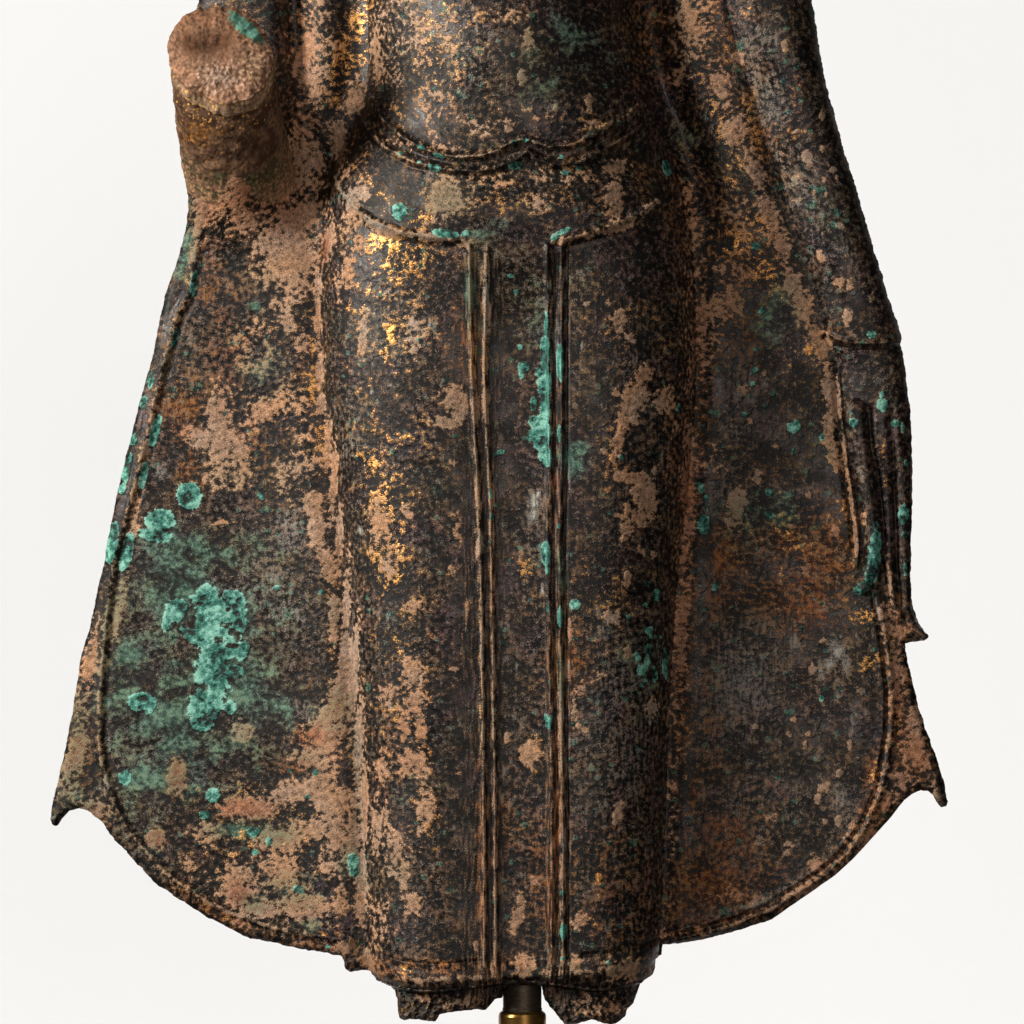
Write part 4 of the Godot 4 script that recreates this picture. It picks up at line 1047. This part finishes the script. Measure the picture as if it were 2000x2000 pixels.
func skin(id: int, box: Array, full: PackedFloat32Array) -> ArrayMesh:
	var v := PackedVector3Array()
	var nm := PackedVector3Array()
	var uv := PackedVector2Array()
	var ix := PackedInt32Array()
	var w: int = box[2] - box[0] + 2
	var h: int = box[3] - box[1] + 2
	var at := PackedInt32Array()
	at.resize(w * h)
	at.fill(-1)
	var back := PackedInt32Array()
	back.resize(w * h)
	back.fill(-1)
	for j in range(box[1], mini(box[3] + 1, GH - 1)):
		for k in range(box[0], mini(box[2] + 1, GW - 1)):
			var n := j * GW + k
			if part_id[n] != id or not (solid[n] and solid[n + 1] and solid[n + GW] and solid[n + GW + 1]):
				continue
			var c := [0, 0, 0, 0]
			for q in 4:
				var jj := j + (q >> 1)
				var kk := k + (q & 1)
				var l: int = (jj - box[1]) * w + kk - box[0]
				if at[l] < 0:
					at[l] = v.size()
					var m := jj * GW + kk
					var x := GX0 + kk * STEP
					var y := GY0 + jj * STEP
					var z := full[m]
					var zl := full[m - 1] if kk > 0 and solid[m - 1] else z
					var zr := full[m + 1] if kk < GW - 1 and solid[m + 1] else z
					var zu := full[m - GW] if jj > 0 and solid[m - GW] else z
					var zd := full[m + GW] if jj < GH - 1 and solid[m + GW] else z
					v.append(Vector3((x + edge_x[m] - 1000.0) * K, (1929.0 - y - edge_y[m]) * K, z * K))
					nm.append(Vector3((zl - zr) / (2.0 * STEP), (zd - zu) / (2.0 * STEP), 1.0).normalized())
					uv.append(Vector2((arc[m] - S0) / SPAN, (y - GY0 + 0.5) / 2048.0))
				c[q] = at[l]
			ix.append_array(PackedInt32Array([c[0], c[1], c[2], c[1], c[3], c[2]]))
			# walls at the outline, and a plain back
			var e := [[n - 1, 0, 2], [n + 1, 3, 1], [n - GW, 1, 0], [n + GW, 2, 3]]
			for side in e:
				var m: int = side[0]
				if j > 0 and k > 0 and solid[m] and (m + GW + 1 < GW * GH) and solid[m + 1] and solid[m + GW] and solid[m + GW + 1]:
					continue
				for q in [side[1], side[2]]:
					var p: Vector3 = v[c[q]]
					v.append(Vector3(p.x, p.y, minf(back_z(p.x / K + 1000.0, 1929.0 - p.y / K) * K, p.z - 10.0 * K)))
					nm.append(Vector3(-1 if side[1] == 0 else 0, 0, -0.3).normalized() if m == n - 1 else (Vector3(1, 0, -0.3).normalized() if m == n + 1 else Vector3(0, 1 if m < n else -1, -0.3).normalized()))
					uv.append(uv[c[q]])
				var s := v.size() - 2
				ix.append_array(PackedInt32Array([c[side[1]], c[side[2]], s, c[side[2]], s + 1, s]))
			if id < 20 and j % 6 == 0 and k % 6 == 0:
				var ok := true
				for q in [0, 6]:
					for u in [0, 6]:
						if j + q >= GH or k + u >= GW or not solid[n + q * GW + u]:
							ok = false
				if ok:
					var s := v.size()
					for q in 4:
						var x := GX0 + (k + 6 * (q & 1)) * STEP
						var y := GY0 + (j + 6 * (q >> 1)) * STEP
						v.append(Vector3((x - 1000.0) * K, (1929.0 - y) * K, back_z(x, y) * K))
						nm.append(Vector3(0, 0, -1))
						uv.append(Vector2((arc[n] - S0) / SPAN, (y - GY0 + 0.5) / 2048.0))
					ix.append_array(PackedInt32Array([s, s + 2, s + 1, s + 1, s + 2, s + 3]))
	var a := []
	a.resize(Mesh.ARRAY_MAX)
	a[Mesh.ARRAY_VERTEX] = v
	a[Mesh.ARRAY_NORMAL] = nm
	a[Mesh.ARRAY_TEX_UV] = uv
	a[Mesh.ARRAY_INDEX] = ix
	var m := ArrayMesh.new()
	m.add_surface_from_arrays(Mesh.PRIMITIVE_TRIANGLES, a)
	return m


# the raised forearm that comes forward and ends in a break
func forearm(statue: Node3D) -> void:
	var around := 300
	var rings := 120
	var cap := 46
	var mat := StandardMaterial3D.new()
	mat.vertex_color_use_as_albedo = true
	mat.roughness = 0.95
	mat.metallic_specular = 0.2
	var hn := FastNoiseLite.new()
	hn.seed = 91
	hn.frequency = 0.02
	hn.fractal_octaves = 5
	var ht := NoiseTexture2D.new()
	ht.width = 512
	ht.height = 512
	ht.seamless = true
	ht.noise = hn
	mat.heightmap_enabled = true
	mat.heightmap_texture = ht
	mat.heightmap_scale = 0.06
	mat.uv1_triplanar = true
	mat.uv1_scale = Vector3(16, 16, 16)
	var n1 := FastNoiseLite.new()
	n1.seed = 3
	n1.frequency = 1.0 / 46.0
	n1.fractal_octaves = 5
	var n2 := FastNoiseLite.new()
	n2.seed = 4
	n2.frequency = 1.0 / 9.0
	n2.fractal_octaves = 4
	var tube := grid_of(rings + 1, around, n1, n2, false, cap)
	var o := MeshInstance3D.new()
	o.name = "forearm"
	o.mesh = tube
	o.material_override = mat
	o.set_meta("label", "raised forearm stump, brown with earth, broken off at the wrist")
	statue.add_child(o, true)
	var f := MeshInstance3D.new()
	f.name = "broken_end"
	f.mesh = grid_of(cap + 1, around, n1, n2, true, rings)
	f.material_override = mat
	o.add_child(f, true)


func arm_point(t: float, a: float, n1: FastNoiseLite, n2: FastNoiseLite) -> Vector3:    # t: 0 at the robe, 1 at the lip, 2 at the middle of the break
	var u := minf(t, 1.0)
	var c := Vector2(lerpf(478, 441, pow(u, 0.7)), lerpf(362, 121, pow(u, 1.1)))
	var z := lerpf(-60.0, 225.0, u)
	var rx := lerpf(107.0, 98.0, smooth(0.0, 0.85, u))
	var ry := lerpf(106.0, 94.0, smooth(0.0, 0.8, u))
	var lip := (0.25 + 0.75 * smooth(-0.1, 0.7, sin(a) - 0.3 * cos(a))) * (0.8 + 0.3 * sin(5.0 * a)) * smooth(0.90, 0.92, u) * 4.0 - smooth(0.96, 1.0, u) * 2.0 - 2.0 * exp(-pow((u - 0.895) / 0.02, 2.0))
	var ragged := n1.get_noise_2d(cos(a) * 26.0 + 300.0, sin(a) * 26.0) + 0.25 * n1.get_noise_2d(cos(a) * 80.0, sin(a) * 80.0 + 77.0)
	rx += lip + 13.0 * ragged * smooth(0.7, 1.0, u)
	var inner := maxf(0.0, 2.0 - t) if t > 1.0 else 1.0
	z += 26.0 * ragged * smooth(0.8, 1.0, u) * pow(inner, 6.0)
	ry += lip + 10.0 * ragged * smooth(0.7, 1.0, u)
	var dx := cos(a)
	var dy := sin(a)
	var wob := 1.0 + 0.035 * sin(2.0 * a + 0.6) + 0.02 * sin(3.0 * a - 1.0)
	var k := 1.0
	if t > 1.0:
		var e := t - 1.0
		k = 1.0 - e
		z += 15.0 * (1.0 - pow(k, 5.0)) + 8.0 * (1.0 - k * k) - 9.0 * exp(-(pow((k * dx + 0.15) / 0.4, 2.0) + pow((k * dy + 0.1) / 0.25, 2.0)))
	var p := Vector3(c.x + dx * rx * wob * k, c.y + dy * ry * wob * k, 0)
	z += (p.y - c.y) * 0.12                                   # the break leans back at the top
	p.z = z
	var b := 6.0 * n1.get_noise_3d(p.x * 1.6, p.y * 1.6, p.z * 1.6) + (2.4 if t > 1.0 else 1.8) * n1.get_noise_3d(p.x * 2.6 + 90.0, p.y * 2.6, p.z * 2.6) + 0.8 * n2.get_noise_3d(p.x, p.y, p.z)
	b *= 0.7
	var out := Vector3(dx, dy, 0.1) if t <= 1.0 else Vector3(0, 0, 1)
	return p + out * b


func arm_color(p: Vector3, t: float, n1: FastNoiseLite, n2: FastNoiseLite) -> Color:
	var a := n1.get_noise_3d(p.x, p.y, p.z)
	var b := n2.get_noise_3d(p.x, p.y, p.z)
	var g := n2.get_noise_3d(p.x * 4.0 + 33.0, p.y * 4.0, p.z * 4.0)
	var c := Color8(128, 98, 76)
	var v := 0.98 + 0.5 * b + 0.2 * g + 0.35 * a
	if t > 1.0:
		c = Color8(142, 108, 86).lerp(Color8(118, 84, 62), clampf((200.0 - p.y) / 130.0 - 0.3 + a, 0.0, 1.0) * 0.8)
		c = c.lerp(Color8(70, 48, 36), clampf(1.0 - Vector2((p.x - 415.0) / 60.0, (p.y - 105.0) / 32.0).length() + a * 1.2 + b * 0.8, 0.0, 0.75))
		c = c.lerp(Color8(176, 160, 146), clampf(0.9 - Vector2((p.x - 440.0) / 34.0, (p.y - 168.0) / 24.0).length() + b * 2.2, 0.0, 0.5))
		c = c.lerp(Color8(176, 148, 116), clampf(0.8 - Vector2((p.x - 505.0) / 26.0, (p.y - 140.0) / 40.0).length() + b * 1.2, 0.0, 0.8))
		var q := 1.0 - Vector2(((p.x - 490.0) * 0.75 + (p.y - 72.0) * 0.66) / 46.0, ((p.y - 72.0) * 0.75 - (p.x - 490.0) * 0.66) / 15.0).length() + b * 0.5
		c = c.lerp(Color8(112, 158, 140).lerp(Color8(70, 112, 98), clampf(0.5 + b * 2.0 + g, 0.0, 1.0)), clampf(q * 5.0, 0.0, 1.0))
	else:
		c = c.lerp(Color8(58, 42, 33), clampf(0.42 + a * 2.4 + b * 0.7, 0.0, 0.85) * (0.4 if t > 0.9 else 1.0))
		if t > 0.905 and t < 0.99:
			c = c.lerp(Color8(156, 130, 104), clampf(0.2 + 0.5 * (p.y - 130.0) / 90.0 + a, 0.0, 0.7))
		if t < 0.82 and p.y > 200.0:
			c = c.lerp(Color8(120, 78, 38), clampf(0.9 - Vector2((p.x - 395.0) / 50.0, (p.y - 270.0) / 26.0).length() + b * 1.6, 0.0, 0.8))
		if t < 0.5:
			c = c.lerp(Color8(66, 70, 48), clampf(0.2 + a * 1.6 - b * 1.2, 0.0, 0.6))
		c = c.lerp(Color8(150, 116, 90), clampf((0.42 - t) * 4.0 + b, 0.0, 0.75))
		c = c.lerp(Color8(206, 152, 76), clampf((b + g * 0.7 - 0.32 - absf(p.x - 425.0) * 0.002) * 6.0, 0.0, 0.85) * (1.0 if t > 0.78 else 0.25))
	return Color(c.r * v, c.g * v, c.b * v).srgb_to_linear()


func grid_of(rows: int, around: int, n1: FastNoiseLite, n2: FastNoiseLite, is_cap: bool, _other: int) -> ArrayMesh:
	var v := PackedVector3Array()
	var cs := PackedColorArray()
	var uv := PackedVector2Array()
	var ix := PackedInt32Array()
	for j in rows:
		var t := float(j) / (rows - 1) + (1.0 if is_cap else 0.0)
		t = minf(t, 1.998)
		for i in around + 1:
			var a := TAU * (i % around) / around
			var p := arm_point(t, a, n1, n2)
			v.append(Vector3((p.x - 1000.0) * K, (1929.0 - p.y) * K, p.z * K))
			cs.append(arm_color(p, t + (0.0001 if is_cap else 0.0), n1, n2))
			uv.append(Vector2(float(i) / around, t))
	for j in rows - 1:
		for i in around:
			var a := j * (around + 1) + i
			var b := a + around + 1
			ix.append_array(PackedInt32Array([a, a + 1, b, a + 1, b + 1, b]))
	var arr := []
	arr.resize(Mesh.ARRAY_MAX)
	arr[Mesh.ARRAY_VERTEX] = v
	arr[Mesh.ARRAY_COLOR] = cs
	arr[Mesh.ARRAY_TEX_UV] = uv
	arr[Mesh.ARRAY_INDEX] = ix
	var m := ArrayMesh.new()
	m.add_surface_from_arrays(Mesh.PRIMITIVE_TRIANGLES, arr)
	var st := SurfaceTool.new()
	st.create_from(m, 0)
	st.generate_normals()
	return st.commit()
